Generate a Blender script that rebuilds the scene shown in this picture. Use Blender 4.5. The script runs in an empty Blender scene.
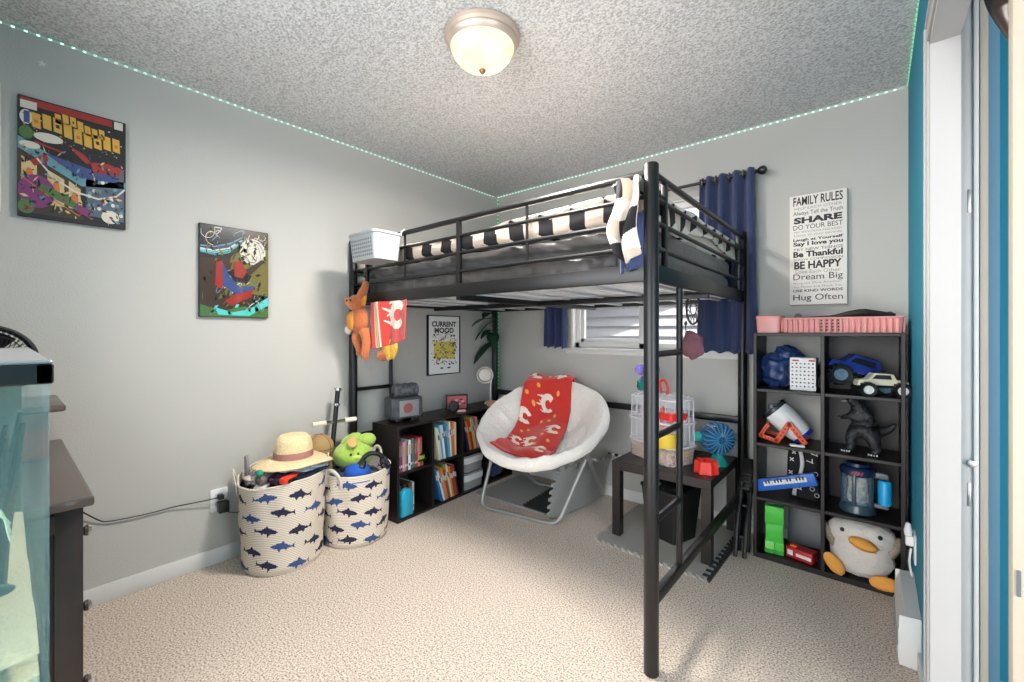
import bpy, bmesh, math, random
from mathutils import Vector, Matrix, Euler, noise
random.seed(7)
C = bpy.context.scene.collection
S = bpy.context.scene
PI = math.pi

# ---------------------------------------------------------------- camera
cam_data = bpy.data.cameras.new('camera')
cam = bpy.data.objects.new('camera', cam_data)
C.objects.link(cam)
cam.location = (2.6385, -2.9097, 1.2065)
cam.rotation_euler = (PI / 2, 0, 0.7007)
cam_data.sensor_width = 36
cam_data.lens = 431.07 / 1024 * 36
cam_data.shift_y = -8.7 / 1024
cam_data.clip_start = 0.02
S.camera = cam

# ---------------------------------------------------------------- light
world = bpy.data.worlds.new('daylight')
S.world = world
world.use_nodes = True
bg = world.node_tree.nodes['Background']
bg.inputs['Color'].default_value = (0.97, 0.975, 1.0, 1)
bg.inputs['Strength'].default_value = 7.4

def lamp(name, kind, loc, energy, color=(1, 1, 1), **kw):
    l = bpy.data.lights.new(name, kind)
    l.energy = energy
    l.color = color
    for k, v in kw.items():
        setattr(l, k, v)
    o = bpy.data.objects.new(name, l)
    o.location = loc
    C.objects.link(o)
    return o

sun = lamp('sun', 'SUN', (1, -4, 8), 9.0, (1, 0.96, 0.9), angle=0.01)
sun.rotation_euler = (Vector((-0.12, 0.5, -0.86))).to_track_quat('-Z', 'Y').to_euler()

S.view_settings.view_transform = 'Standard'
S.view_settings.look = 'None'
S.view_settings.gamma = 1
S.view_settings.use_curve_mapping = False
S.view_settings.exposure = 0.06

# ---------------------------------------------------------------- materials
def lin(c):
    return tuple(((v / 255) / 12.92 if v / 255 <= 0.04045 else ((v / 255 + 0.055) / 1.055) ** 2.4) for v in c) + (1,)

MATS = {}
def mat(name, rgb, rough=0.6, metal=0.0, bump=0.0, scale=60.0, vary=0.0, emit=None, estr=1.0, trans=0.0, coat=0.0, sheen=0.0, detail=3):
    if name in MATS:
        return MATS[name]
    m = bpy.data.materials.new(name)
    m.use_nodes = True
    nt = m.node_tree
    b = nt.nodes['Principled BSDF']
    b.inputs['Base Color'].default_value = lin(rgb)
    b.inputs['Roughness'].default_value = rough
    b.inputs['Metallic'].default_value = metal
    b.inputs['Coat Weight'].default_value = coat
    b.inputs['Sheen Weight'].default_value = sheen
    b.inputs['Transmission Weight'].default_value = trans
    if emit:
        b.inputs['Emission Color'].default_value = lin(emit)
        b.inputs['Emission Strength'].default_value = estr
    if bump or vary:
        tc = nt.nodes.new('ShaderNodeTexCoord')
        n = nt.nodes.new('ShaderNodeTexNoise')
        n.inputs['Scale'].default_value = scale
        n.inputs['Detail'].default_value = detail
        nt.links.new(tc.outputs['Object'], n.inputs['Vector'])
        if bump:
            bp = nt.nodes.new('ShaderNodeBump')
            bp.inputs['Strength'].default_value = bump
            bp.inputs['Distance'].default_value = 0.01
            nt.links.new(n.outputs['Fac'], bp.inputs['Height'])
            nt.links.new(bp.outputs['Normal'], b.inputs['Normal'])
        if vary:
            r = nt.nodes.new('ShaderNodeValToRGB')
            lo = tuple(max(0, v * (1 - vary)) for v in rgb)
            hi = tuple(min(255, v * (1 + vary)) for v in rgb)
            r.color_ramp.elements[0].position = 0.3
            r.color_ramp.elements[1].position = 0.7
            r.color_ramp.elements[0].color = lin(lo)
            r.color_ramp.elements[1].color = lin(hi)
            nt.links.new(n.outputs['Fac'], r.inputs['Fac'])
            nt.links.new(r.outputs['Color'], b.inputs['Base Color'])
    MATS[name] = m
    return m

def clear(name, rgb, alpha=0.25, rough=0.05):
    """clear plastic / glass pane: mostly see-through, tinted, with a real gloss"""
    if name in MATS:
        return MATS[name]
    m = bpy.data.materials.new(name)
    m.use_nodes = True
    nt = m.node_tree
    b = nt.nodes['Principled BSDF']
    b.inputs['Base Color'].default_value = lin(rgb)
    b.inputs['Roughness'].default_value = rough
    b.inputs['Alpha'].default_value = alpha
    MATS[name] = m
    return m

# ---------------------------------------------------------------- mesh builder
class MB:
    def __init__(s):
        s.bm = bmesh.new()
        s.mi = 0

    def _new(s, before):
        for f in list(s.bm.faces)[before:]:
            f.material_index = s.mi

    def box(s, c, d, rot=None, bev=0.0, seg=2, m=None):
        b = bmesh.new()
        bmesh.ops.create_cube(b, size=1)
        for v in b.verts:
            v.co = Vector((v.co.x * d[0], v.co.y * d[1], v.co.z * d[2]))
        if bev:
            bmesh.ops.bevel(b, geom=b.edges[:], offset=bev, segments=seg, profile=0.5, affect='EDGES')
        return s.merge(b, c, rot, m)

    def merge(s, b, c=(0, 0, 0), rot=None, m=None):
        M = Matrix.Translation(Vector(c))
        if rot is not None:
            M = M @ (rot.to_matrix().to_4x4() if isinstance(rot, Euler) else (Euler(rot).to_matrix().to_4x4() if not isinstance(rot, Matrix) else rot.to_4x4()))
        mi = s.mi if m is None else m
        vs = {}
        for v in b.verts:
            vs[v] = s.bm.verts.new(M @ v.co)
        for f in b.faces:
            try:
                nf = s.bm.faces.new([vs[v] for v in f.verts])
                nf.material_index = mi
            except ValueError:
                pass
        b.free()
        return s

    def poly(s, pts, m=None):
        f = s.bm.faces.new([s.bm.verts.new(Vector(p)) for p in pts])
        f.material_index = s.mi if m is None else m
        return f

    def prism(s, pts, n, m=None):
        """extrude a planar outline along vector n"""
        n = Vector(n)
        a = [s.bm.verts.new(Vector(p)) for p in pts]
        b = [s.bm.verts.new(Vector(p) + n) for p in pts]
        mi = s.mi if m is None else m
        k = len(pts)
        fs = [s.bm.faces.new(a[::-1]), s.bm.faces.new(b)]
        for i in range(k):
            fs.append(s.bm.faces.new([a[i], a[(i + 1) % k], b[(i + 1) % k], b[i]]))
        for f in fs:
            f.material_index = mi
        return s

    def tube(s, pts, r, n=10, closed=False, caps=True, m=None):
        pts = [Vector(p) for p in pts]
        k = len(pts)
        rs = r if isinstance(r, (list, tuple)) else [r] * k
        if len(rs) != k:
            n0 = len(rs) - 1
            rs = [rs[min(n0, int(i / (k - 1) * n0))] * (1 - (i / (k - 1) * n0) % 1) + rs[min(n0, int(i / (k - 1) * n0) + 1)] * ((i / (k - 1) * n0) % 1) for i in range(k)]
        mi = s.mi if m is None else m
        rings = []
        prev = None
        for i in range(k):
            if closed:
                t = pts[(i + 1) % k] - pts[i - 1]
            elif i == 0:
                t = pts[1] - pts[0]
            elif i == k - 1:
                t = pts[-1] - pts[-2]
            else:
                t = (pts[i + 1] - pts[i]).normalized() + (pts[i] - pts[i - 1]).normalized()
            t.normalize()
            if prev is None:
                up = Vector((0, 0, 1)) if abs(t.z) < 0.9 else Vector((1, 0, 0))
                a = t.cross(up).normalized()
            else:
                a = (prev - t * prev.dot(t)).normalized()
            prev = a
            b = t.cross(a)
            rings.append([s.bm.verts.new(pts[i] + (a * math.cos(q) + b * math.sin(q)) * rs[i]) for q in [2 * PI * j / n for j in range(n)]])
        for i in range(k if closed else k - 1):
            A, B = rings[i], rings[(i + 1) % k]
            for j in range(n):
                f = s.bm.faces.new([A[j], A[(j + 1) % n], B[(j + 1) % n], B[j]])
                f.material_index = mi
        if caps and not closed:
            s.bm.faces.new(rings[0][::-1]).material_index = mi
            s.bm.faces.new(rings[-1]).material_index = mi
        return s

    def lathe(s, prof, c=(0, 0, 0), rot=None, n=24, m=None, sy=1.0):
        """prof: (r, z) list, turned about z"""
        b = bmesh.new()
        rings = []
        for r, z in prof:
            if r < 1e-6:
                rings.append([b.verts.new((0, 0, z))])
            else:
                rings.append([b.verts.new((r * math.cos(2 * PI * j / n), sy * r * math.sin(2 * PI * j / n), z)) for j in range(n)])
        for A, B in zip(rings, rings[1:]):
            for j in range(n):
                k = (j + 1) % n
                if len(A) == 1 and len(B) == 1:
                    continue
                if len(A) == 1:
                    b.faces.new([A[0], B[k], B[j]])
                elif len(B) == 1:
                    b.faces.new([A[j], A[k], B[0]])
                else:
                    b.faces.new([A[j], A[k], B[k], B[j]])
        return s.merge(b, c, rot, m)

    def blob(s, c, d, rot=None, amp=0.0, freq=4.0, n=16, seed=0, p=2.0, m=None):
        """ellipsoid with half-sizes d; p>2 squares it off; amp adds lumps"""
        b = bmesh.new()
        bmesh.ops.create_uvsphere(b, u_segments=n * 2, v_segments=n, radius=1)
        for v in b.verts:
            q = v.co.copy()
            if p != 2.0:
                l = (abs(q.x) ** p + abs(q.y) ** p + abs(q.z) ** p) ** (1 / p)
                q = q / l
            if amp:
                q *= 1 + amp * noise.noise(v.co * freq + Vector((seed, seed * 2.3, 0)))
            v.co = Vector((q.x * d[0], q.y * d[1], q.z * d[2]))
        return s.merge(b, c, rot, m)

    def grid(s, fn, nu, nv, mf=None, wrap=False):
        """surface fn(u, v) on [0,1]^2; mf(u, v) gives the material index of a face"""
        cols = nu if wrap else nu + 1
        V = [[s.bm.verts.new(Vector(fn(i / nu, j / nv))) for j in range(nv + 1)] for i in range(cols)]
        for i in range(nu):
            for j in range(nv):
                f = s.bm.faces.new([V[i][j], V[(i + 1) % cols][j], V[(i + 1) % cols][j + 1], V[i][j + 1]])
                f.material_index = mf((i + .5) / nu, (j + .5) / nv) if mf else s.mi
        return s

    def text(s, string, place, w, h, m=None, bold=0.0, shear=0.0):
        """place(x, y) -> 3D point; the word is fitted to w x h, centred on 0"""
        cu = bpy.data.curves.new('t', 'FONT')
        cu.body = string
        cu.offset = bold
        cu.shear = shear
        cu.resolution_u = 3
        o = bpy.data.objects.new('t', cu)
        C.objects.link(o)
        dg = bpy.context.evaluated_depsgraph_get()
        me = o.evaluated_get(dg).to_mesh()
        xs = [v.co.x for v in me.vertices]
        ys = [v.co.y for v in me.vertices]
        x0, x1, y0, y1 = min(xs), max(xs), min(ys), max(ys)
        vs = [s.bm.verts.new(Vector(place(((v.co.x - x0) / (x1 - x0) - .5) * w, ((v.co.y - y0) / (y1 - y0) - .5) * h))) for v in me.vertices]
        for p in me.polygons:
            try:
                s.bm.faces.new([vs[i] for i in p.vertices]).material_index = s.mi if m is None else m
            except ValueError:
                pass
        bpy.data.objects.remove(o)
        bpy.data.curves.remove(cu)
        return s

    def build(s, name, mats, parent=None, world=False, smooth=35, solid=0.0, sub=0):
        bmesh.ops.recalc_face_normals(s.bm, faces=s.bm.faces[:]) if not solid else None
        me = bpy.data.meshes.new(name)
        if world and parent is not None:
            off = Vector(parent.location)
            q = parent
            while q.parent:
                q = q.parent
                off += Vector(q.location)
            for v in s.bm.verts:
                v.co -= off
        s.bm.to_mesh(me)
        s.bm.free()
        for m in (mats if isinstance(mats, (list, tuple)) else [mats]):
            me.materials.append(m)
        if smooth:
            for p in me.polygons:
                p.use_smooth = True
            me.set_sharp_from_angle(angle=math.radians(smooth))
        o = bpy.data.objects.new(name, me)
        C.objects.link(o)
        if parent is not None:
            o.parent = parent
        if solid:
            md = o.modifiers.new('solid', 'SOLIDIFY')
            md.thickness = solid
            md.offset = 0
        if sub:
            md = o.modifiers.new('sub', 'SUBSURF')
            md.levels = md.render_levels = sub
        return o

def thing(name, label, cat, loc=(0, 0, 0), rz=0.0, group=None):
    o = bpy.data.objects.new(name, None)
    o.empty_display_size = 0.05
    C.objects.link(o)
    o.location = loc
    o.rotation_euler = (0, 0, rz)
    return tag(o, label, cat, group)

def tag(o, label, cat, group=None, kind=None):
    o['label'] = label
    o['category'] = cat
    if group:
        o['group'] = group
    if kind:
        o['kind'] = kind
    return o

def struct(o, label=None):
    o['kind'] = 'structure'
    if label:
        o['label'] = label
    return o

def origin(o, loc):
    """give a one-mesh thing its origin at its base"""
    loc = Vector(loc)
    o.data.transform(Matrix.Translation(-loc))
    o.location = loc
    return o

def arc(p0, p1, p2, n=8):
    """quadratic bend from p0 to p2 with corner p1"""
    p0, p1, p2 = Vector(p0), Vector(p1), Vector(p2)
    return [p0 * (1 - t) ** 2 + p1 * 2 * t * (1 - t) + p2 * t * t for t in [i / n for i in range(n + 1)]]

def smoothpath(pts, n=6):
    """Catmull-Rom through pts"""
    P = [Vector(p) for p in pts]
    P = [P[0] * 2 - P[1]] + P + [P[-1] * 2 - P[-2]]
    out = []
    for i in range(1, len(P) - 2):
        a, b, c, d = P[i - 1], P[i], P[i + 1], P[i + 2]
        for k in range(n):
            t = k / n
            out.append(0.5 * ((2 * b) + (c - a) * t + (2 * a - 5 * b + 4 * c - d) * t * t + (3 * b - a - 3 * c + d) * t ** 3))
    out.append(P[-2])
    return out

# common materials
M_wall = mat('grey_wall_paint', (184, 183, 178), 0.85, bump=0.12, scale=130)
M_teal = mat('teal_wall_paint', (30, 134, 160), 0.8, bump=0.12, scale=130)
M_white = mat('white_trim_paint', (214, 213, 210), 0.45)
M_cream = mat('cream_paint', (170, 161, 144), 0.5)
M_black = mat('black_metal', (12, 12, 14), 0.36)
M_esp = mat('espresso_laminate', (25, 20, 19), 0.45, vary=0.12, scale=9)
M_blackp = mat('black_plastic', (16, 16, 17), 0.42)
M_grayp = mat('grey_plastic', (120, 122, 124), 0.5)
M_whitep = mat('white_plastic', (228, 228, 228), 0.4)
M_orange = mat('orange_plastic', (226, 84, 40), 0.45)
M_navy = mat('navy_cloth', (42, 54, 92), 0.9, bump=0.2, scale=200, sheen=0.2)
M_steel = mat('steel', (170, 170, 172), 0.3, 1.0)

# ---------------------------------------------------------------- room shell
W, H = 2.763, 2.44
YF = -4.3                         # the room is left open behind the camera, where daylight comes in
CARPET = mat('carpet', (189, 170, 152), 0.95, sheen=0.15)
def speckle(m, tones, scale, bump, dist, tones_pos=(0.36, 0.5, 0.62), scale2=None):
    nt = m.node_tree
    b = nt.nodes['Principled BSDF']
    tc = nt.nodes.new('ShaderNodeTexCoord')
    n = nt.nodes.new('ShaderNodeTexNoise')
    n.inputs['Scale'].default_value = scale
    n.inputs['Detail'].default_value = 2.5
    nt.links.new(tc.outputs['Object'], n.inputs['Vector'])
    r = nt.nodes.new('ShaderNodeValToRGB')
    e = r.color_ramp.elements
    e.new(0.5)
    for i in range(3):
        e[i].position = tones_pos[i]
        e[i].color = lin(tones[i])
    nt.links.new(n.outputs['Fac'], r.inputs['Fac'])
    nt.links.new(r.outputs['Color'], b.inputs['Base Color'])
    n2 = nt.nodes.new('ShaderNodeTexNoise')
    n2.inputs['Scale'].default_value = scale2 or scale
    n2.inputs['Detail'].default_value = 2
    nt.links.new(tc.outputs['Object'], n2.inputs['Vector'])
    bp = nt.nodes.new('ShaderNodeBump')
    bp.inputs['Strength'].default_value = bump
    bp.inputs['Distance'].default_value = dist
    nt.links.new(n2.outputs['Fac'], bp.inputs['Height'])
    nt.links.new(bp.outputs['Normal'], b.inputs['Normal'])
speckle(CARPET, ((118, 100, 84), (194, 178, 162), (226, 213, 200)), 150, 0.6, 0.008, (.33, .48, .66))
POP = mat('popcorn_ceiling', (205, 205, 205), 0.95)
speckle(POP, ((170, 171, 172), (203, 204, 205), (220, 221, 222)), 110, 0.6, 0.012)

b = MB(); b.box(((W + 1.6) / 2, (YF) / 2 + .1, -.05), (W + 1.9, -YF + .3, .1))
struct(b.build('floor', CARPET, smooth=0), 'beige speckled carpet')
b = MB(); b.box(((W + 1.4) / 2, YF / 2 + .1, H + .06), (W + 1.9, -YF + .3, .12))
struct(b.build('ceiling', POP, smooth=0), 'white popcorn-textured ceiling')
b = MB(); b.box((-.06, YF / 2 + .1, H / 2), (.12, -YF + .2, H))
struct(b.build('wall_left', M_wall, smooth=0), 'grey wall with the comic pictures')
# back wall with the window opening
WX0, WX1, WZ0, WZ1 = .80, 1.93, 1.085, 2.09
b = MB()
b.box((WX0 / 2, .06, H / 2), (WX0, .12, H))
b.box(((WX1 + W) / 2, .06, H / 2), (W - WX1, .12, H))
b.box(((WX0 + WX1) / 2, .06, WZ0 / 2), (WX1 - WX0, .12, WZ0))
b.box(((WX0 + WX1) / 2, .06, (WZ1 + H) / 2), (WX1 - WX0, .12, H - WZ1))
struct(b.build('wall_back', M_wall, smooth=0), 'grey wall with the window')
b = MB(); b.box((.45, -3.30, H / 2), (.90, .08, H))  # unseen partial wall, added to cut daylight on the near left wall
struct(b.build('wall_front_shade', M_wall, smooth=0), 'unseen part wall behind the dresser, added to shade the near left wall')
# right wall (teal) with the closet doorway
DY = -1.216                        # far jamb of the doorway
DZ = 2.03
DN = -2.33                         # near jamb
b = MB()
b.box((W + .026, DY / 2, H / 2), (.052, -DY, H))
b.box((W + .026, (DY + DN) / 2, (DZ + H) / 2), (.052, DY - DN, H - DZ))
b.box((W + .026, (DN + YF) / 2, H / 2), (.052, DN - YF, H))
struct(b.build('wall_right', M_teal, smooth=0), 'teal wall')
# closet behind the doorway
b = MB()
b.box((3.25, -.65, H / 2), (.9, .06, H))
b.box((3.62, -1.3, H / 2), (.06, 1.3, H))
b.box((3.05, -2.75, H / 2), (.47, .06, H))  # unseen near wall, cut short so only some daylight gets in
struct(b.build('wall_closet', M_teal, smooth=0), 'teal inside walls of the closet')
# jamb lining + casing
b = MB()
b.box((W + .0225, DY - .008, DZ / 2), (.061, .016, DZ))
b.box((W + .0225, (DY + DN) / 2, DZ - .008), (.061, DY - DN, .016))
b.box((W + .0225, DN + .008, DZ / 2), (.061, .016, DZ))
for z0, z1, y0, y1 in ((0, DZ + .058, DY, DY + .058), (DZ, DZ + .058, DN, DY)):
    b.box((W - .007, (y0 + y1) / 2, (z0 + z1) / 2), (.014, y1 - y0, z1 - z0), bev=.003)
    b.box((W - .012, y1 - .014 if z0 == 0 else (y0 + y1) / 2, (z0 + z1) / 2 if z0 == 0 else z1 - .014), (.012, .018 if z0 == 0 else y1 - y0, z1 - z0 if z0 == 0 else .018), bev=.003)
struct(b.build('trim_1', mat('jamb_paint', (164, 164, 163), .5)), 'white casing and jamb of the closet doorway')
# baseboards
b = MB()
b.box((.006, -1.6, .04), (.012, 3.2, .08), bev=.003)
struct(b.build('baseboard_left', M_white), 'white baseboard')
b = MB(); b.box((W / 2, -.006, .04), (W, .012, .08), bev=.003)
struct(b.build('baseboard_back', M_white), 'white baseboard')
b = MB(); b.box((W - .006, -1.0, .04), (.012, .35, .08), bev=.003)
struct(b.build('baseboard_right', M_white), 'white baseboard')

# window: frame, panes, sill
b = MB()
FW = .045
for x0, x1, z0, z1 in ((WX0, WX1, WZ0, WZ0 + FW), (WX0, WX1, WZ1 - FW, WZ1), (WX0, WX0 + FW, WZ0, WZ1), (WX1 - FW, WX1, WZ0, WZ1), (1.335, 1.39, WZ0, WZ1)):
    b.box(((x0 + x1) / 2, .075, (z0 + z1) / 2), (x1 - x0, .05, z1 - z0), bev=.004)
for x0, x1, z0, z1 in ((WX0 + FW, 1.34, WZ0 + FW, WZ0 + FW + .03), (WX0 + FW, WX0 + FW + .03, WZ0 + FW, WZ1 - FW)):
    b.box(((x0 + x1) / 2, .085, (z0 + z1) / 2), (x1 - x0, .03, z1 - z0), bev=.003)
# reveal boards
b.box((WX0 + .004, .055, (WZ0 + WZ1) / 2), (.008, .09, WZ1 - WZ0))
b.box((WX1 - .004, .055, (WZ0 + WZ1) / 2), (.008, .09, WZ1 - WZ0))
b.box(((WX0 + WX1) / 2, .055, WZ1 - .004), (WX1 - WX0, .09, .008))
win = struct(b.build('window_1', M_white), 'white vinyl slider window')
b = MB(); b.box(((WX0 + WX1) / 2, .09, (WZ0 + WZ1) / 2), (WX1 - WX0 - .06, .004, WZ1 - WZ0 - .06))
b.build('pane', clear('window_glass', (225, 235, 240), .06, .02), win, smooth=0)
b = MB()
b.box(((WX0 + WX1) / 2 + .01, .02, WZ0 - .012), (WX1 - WX0 + .15, .09, .024), bev=.004)
b.box(((WX0 + WX1) / 2 + .01, -.008, WZ0 - .03), (WX1 - WX0 + .11, .016, .03), bev=.003)
struct(b.build('trim_2', M_white), 'white window sill')

# neighbour's house outside, with lap siding and a sloping roof edge
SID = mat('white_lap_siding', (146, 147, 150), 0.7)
# unseen outside face of this house, added wide and tall to shade the siding
b = MB()
for x0, x1, z0, z1 in ((-7, WX0, -1.4, 4.4), (WX1, 10, -1.4, 4.4), (WX0, WX1, -1.4, WZ0), (WX0, WX1, WZ1, 4.4)):
    b.box(((x0 + x1) / 2, .145, (z0 + z1) / 2), (x1 - x0, .04, z1 - z0))
struct(b.build('wall_exterior_shade', mat('grey_stucco', (150, 150, 150), .9), smooth=0), 'unseen outside face of the window wall, added to shade the house next door')
b = MB()
NY = 3.2
for k in range(30):
    z = -1.4 + k * .15
    b.poly([(-3.0, NY - .05, z), (7.5, NY - .05, z), (7.5, NY, z + .15), (-3.0, NY, z + .15)])
    b.poly([(-3.0, NY, z), (7.5, NY, z), (7.5, NY - .05, z), (-3.0, NY - .05, z)])
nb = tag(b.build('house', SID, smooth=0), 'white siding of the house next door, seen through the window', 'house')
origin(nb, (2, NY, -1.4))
b = MB()
b.prism([(-3.2, NY - .5, .60), (5.0, NY - .5, 4.45), (5.0, NY - .5, 4.63), (-3.2, NY - .5, .78)], (0, .55, 0))
b.build('roof_edge', mat('roof_trim', (150, 155, 162), .6), nb, world=True, smooth=0)
b = MB(); b.box((2.5, 2.0, -1.45), (14, 3.6, .1))
struct(b.build('ground', mat('gravel', (120, 116, 108), .95, vary=.25, scale=25), smooth=0), 'gravel side yard')
# ---------------------------------------------------------------- loft bed
BX0, BX1, BY0, BY1 = .032, 2.032, -1.427, -.055
bed = thing('loft_bed', 'black metal loft bed frame with end ladders and guard rails in the room corner', 'bed', (BX0, BY0, 0))
for x, y in ((BX1, BY0), (BX0, BY0), (BX1, BY1), (BX0, BY1)):
    b = MB()
    b.lathe([(0, 0), (.024, 0), (.0262, .004), (.0262, 1.797), (.022, 1.803), (0, 1.804)], (x, y, 0), n=20)
    b.build('post', M_black, bed, world=True)
def rails(name, p0, p1, zs, rs):
    for z, r in zip(zs, rs):
        b = MB()
        b.tube([(p0[0], p0[1], z), (p1[0], p1[1], z)], r, n=10)
        b.build(name, M_black, bed, world=True)
ZR, RR = (1.772, 1.690, 1.604, 1.512), (.014, .008, .009, .008)
rails('guard_rail', (BX0, BY0), (BX1, BY0), ZR, RR)
rails('guard_rail', (BX1, BY0), (BX1, BY1), ZR, (.013, .009, .009, .009))
rails('guard_rail', (BX0, BY0), (BX0, BY1), ZR, (.013, .009, .009, .009))
rails('guard_rail', (BX0, BY1), (BX1, BY1), ZR[:3], RR)
def spindle(x, y, z0, z1, w):
    b = MB(); b.box((x, y, (z0 + z1) / 2), (w, w, z1 - z0), bev=.002)
    b.build('spindle', M_black, bed, world=True)
for x, w in ((.20, .02), (1.04, .022), (1.913, .024)):
    spindle(x, BY0, 1.44, 1.772, w)
for x in (.591, 1.474):
    spindle(x, BY0, 1.512, 1.772, .011)
for y in (-1.30, -.17):
    spindle(BX1, y, 1.44, 1.772, .02)
    spindle(BX0, y, 1.44, 1.772, .02)
for x in (.5, 1.04, 1.5):
    spindle(x, BY1, 1.44, 1.772, .018)
for p, q in (((BX0, BY0), (BX1, BY0)), ((BX0, BY1), (BX1, BY1)), ((BX0, BY0), (BX0, BY1)), ((BX1, BY0), (BX1, BY1))):
    b = MB()
    d = (abs(p[0] - q[0]) or .026, abs(p[1] - q[1]) or .026, .062)
    b.box(((p[0] + q[0]) / 2, (p[1] + q[1]) / 2, 1.419), d, bev=.004)
    b.build('frame_rail', M_black, bed, world=True)
# wire deck under the mattress
b = MB()
for k in range(24):
    y = BY0 + .05 + k * (BY1 - BY0 - .1) / 23
    b.tube([(BX0 + .02, y, 1.412), (BX1 - .02, y, 1.412)], .0034, n=6)
for k in range(9):
    x = BX0 + .12 + k * .22
    b.box((x, (BY0 + BY1) / 2, 1.402), (.028, BY1 - BY0 - .03, .012), bev=.002)
b.build('wire_deck', mat('window_lit_wire', (226, 227, 230), .3, .25), bed, world=True)  # window glare on the wires is put into this pale colour
b = MB(); b.box(((BX0 + BX1) / 2, (BY0 + BY1) / 2, 1.385), (.03, BY1 - BY0, .03), bev=.003)
b.box(((BX0 + BX1) / 2, (BY0 + BY1) / 2, 1.385), (BX1 - BX0, .03, .03), bev=.003)
b.build('centre_brace', M_black, bed, world=True)
# end ladders
for x in (BX0, BX1):
    b = MB(); b.tube([(x, -1.14, .25), (x, -1.14, 1.40)], .0125, n=10)
    b.build('ladder_upright', M_black, bed, world=True)
    for z in (.531, .831, 1.127):
        b = MB(); b.tube([(x, BY0, z), (x, -1.14, z)], .0125, n=10)
        b.build('rung', M_black, bed, world=True)
    b = MB(); b.box((x, (BY0 + BY1) / 2, .253), (.028, BY1 - BY0, .042), bev=.004)
    b.build('stretcher', M_black, bed, world=True)
b = MB(); b.box(((BX0 + BX1) / 2, BY1, .68), (BX1 - BX0, .026, .042), bev=.004)
b.build('stretcher', M_black, bed, world=True)

# mattress with charcoal sheet
M_sheet = mat('charcoal_sheet', (42, 39, 38), .36, bump=.2, scale=14, sheen=.3)
def slab(name, mt, x0, x1, y0, y1, z0, z1, amp, freq, rnd=.05, mf=None, seed=0, nx=260, nv=110, puff=0.0, parent=None, wrk=.022):
    """soft rounded slab: wrapped grid round the cross-section, closed at the ends"""
    b = MB()
    hy, hz = (y1 - y0) / 2, (z1 - z0) / 2
    cy, czz = (y0 + y1) / 2, (z0 + z1) / 2
    def fn(u, v):
        a = 2 * PI * v
        # superellipse section
        e = .35
        cyv, szv = math.cos(a), math.sin(a)
        py = hy * math.copysign(abs(cyv) ** e, cyv)
        pz = hz * math.copysign(abs(szv) ** e, szv)
        x = x0 + (x1 - x0) * u
        end = min(u, 1 - u) * (x1 - x0)
        k = 1.0 if end > rnd else math.sqrt(max(0, 1 - (1 - end / rnd) ** 2))
        n = noise.noise(Vector((x * freq, (cy + py) * freq, pz * freq * 2 + seed)))
        n2 = noise.noise(Vector((x * freq * 3.1 + (pz) * 14, (cy + py) * freq * 2.6, pz * freq * 3 + seed)))
        kk = .75 + .25 * k
        w3 = noise.noise(Vector((x * 17 + pz * 45, py * 2, x * 1.3 + seed))) * max(0, noise.noise(Vector((x * 2.3, seed + 7, 0))) + .35)
        return (x, cy + (py) * (kk if abs(py) > 0 else 1) + (amp * (n + .5 * n2) * .6 + wrk * w3) * math.copysign(1, py), czz + (pz + puff * max(0, pz) * n) * kk + amp * n * .4)
    V = [[b.bm.verts.new(Vector(fn(i / nx, j / nv))) for j in range(nv)] for i in range(nx + 1)]
    for i in range(nx):
        for j in range(nv):
            f = b.bm.faces.new([V[i][j], V[i + 1][j], V[i + 1][(j + 1) % nv], V[i][(j + 1) % nv]])
            if mf:
                c = f.calc_center_median()
                f.material_index = mf(c, (i + .5) / nx, (j + .5) / nv)
    b.bm.faces.new(V[0][::-1]); b.bm.faces.new(V[nx])
    return b.build(name, mt, parent, smooth=60)
ms = slab('mattress', M_sheet, .075, 1.985, -1.395, -.09, 1.418, 1.535, .016, 6.0)
tag(origin(ms, (1.03, -.74, 1.42)), 'mattress in charcoal grey sheet lying on the black loft bed', 'mattress')
du = slab('duvet', M_sheet, .07, 1.99, -1.405, -.085, 1.53, 1.615, .020, 5.2, seed=5)
tag(origin(du, (1.03, -.74, 1.53)), 'charcoal grey quilted bed layer between mattress and patterned comforter', 'bedding')

# comforter: tumbling blocks in black, cream and taupe
M_cw = mat('comforter_cream', (216, 205, 192), .85, sheen=.3)
M_cb = mat('comforter_black', (22, 20, 24), .85)
M_ct = mat('comforter_taupe', (196, 176, 158), .85, sheen=.3)
def blocks(p, q, s=.085):
    """tumbling-blocks tiling: 0 cream, 1 black, 2 taupe"""
    r3 = math.sqrt(3)
    best = None
    j0 = round(q / (1.5 * s))
    for j in (j0 - 1, j0, j0 + 1):
        ox = (r3 / 2 * s) if j % 2 else 0
        i = round((p - ox) / (r3 * s))
        cx, cy = i * r3 * s + ox, j * 1.5 * s
        d = (p - cx) ** 2 + (q - cy) ** 2
        if best is None or d < best[0]:
            best = (d, p - cx, q - cy)
    a = math.degrees(math.atan2(best[2], best[1])) % 360
    return 0 if 30 <= a < 150 else (1 if 150 <= a < 270 else 2)
def comf_mf(c, u, v):
    # distance round the section from the front bottom edge
    q = (c.z - 1.678) if c.y < -1.33 else (.06 + (c.y + 1.33))
    return blocks(c.x, q, .092)
cf = slab('comforter', [M_cw, M_cb, M_ct], .40, 1.985, -1.405, -.10, 1.602, 1.735, .022, 3.6, mf=comf_mf, seed=9, nx=210, nv=260, puff=.5, wrk=.006)
tag(origin(cf, (1.2, -.74, 1.6)), 'comforter with cream, taupe and black cube pattern on top of the loft bed', 'comforter')
def endflap(u, v):
    y = -1.36 + 1.22 * u
    return (2.006 + .012 * math.sin(u * 14) * v, y, 1.735 - (.10 + .035 * math.sin(u * 6 + 1)) * v + .015 * noise.noise(Vector((y * 5, 1, 2))))
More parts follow.
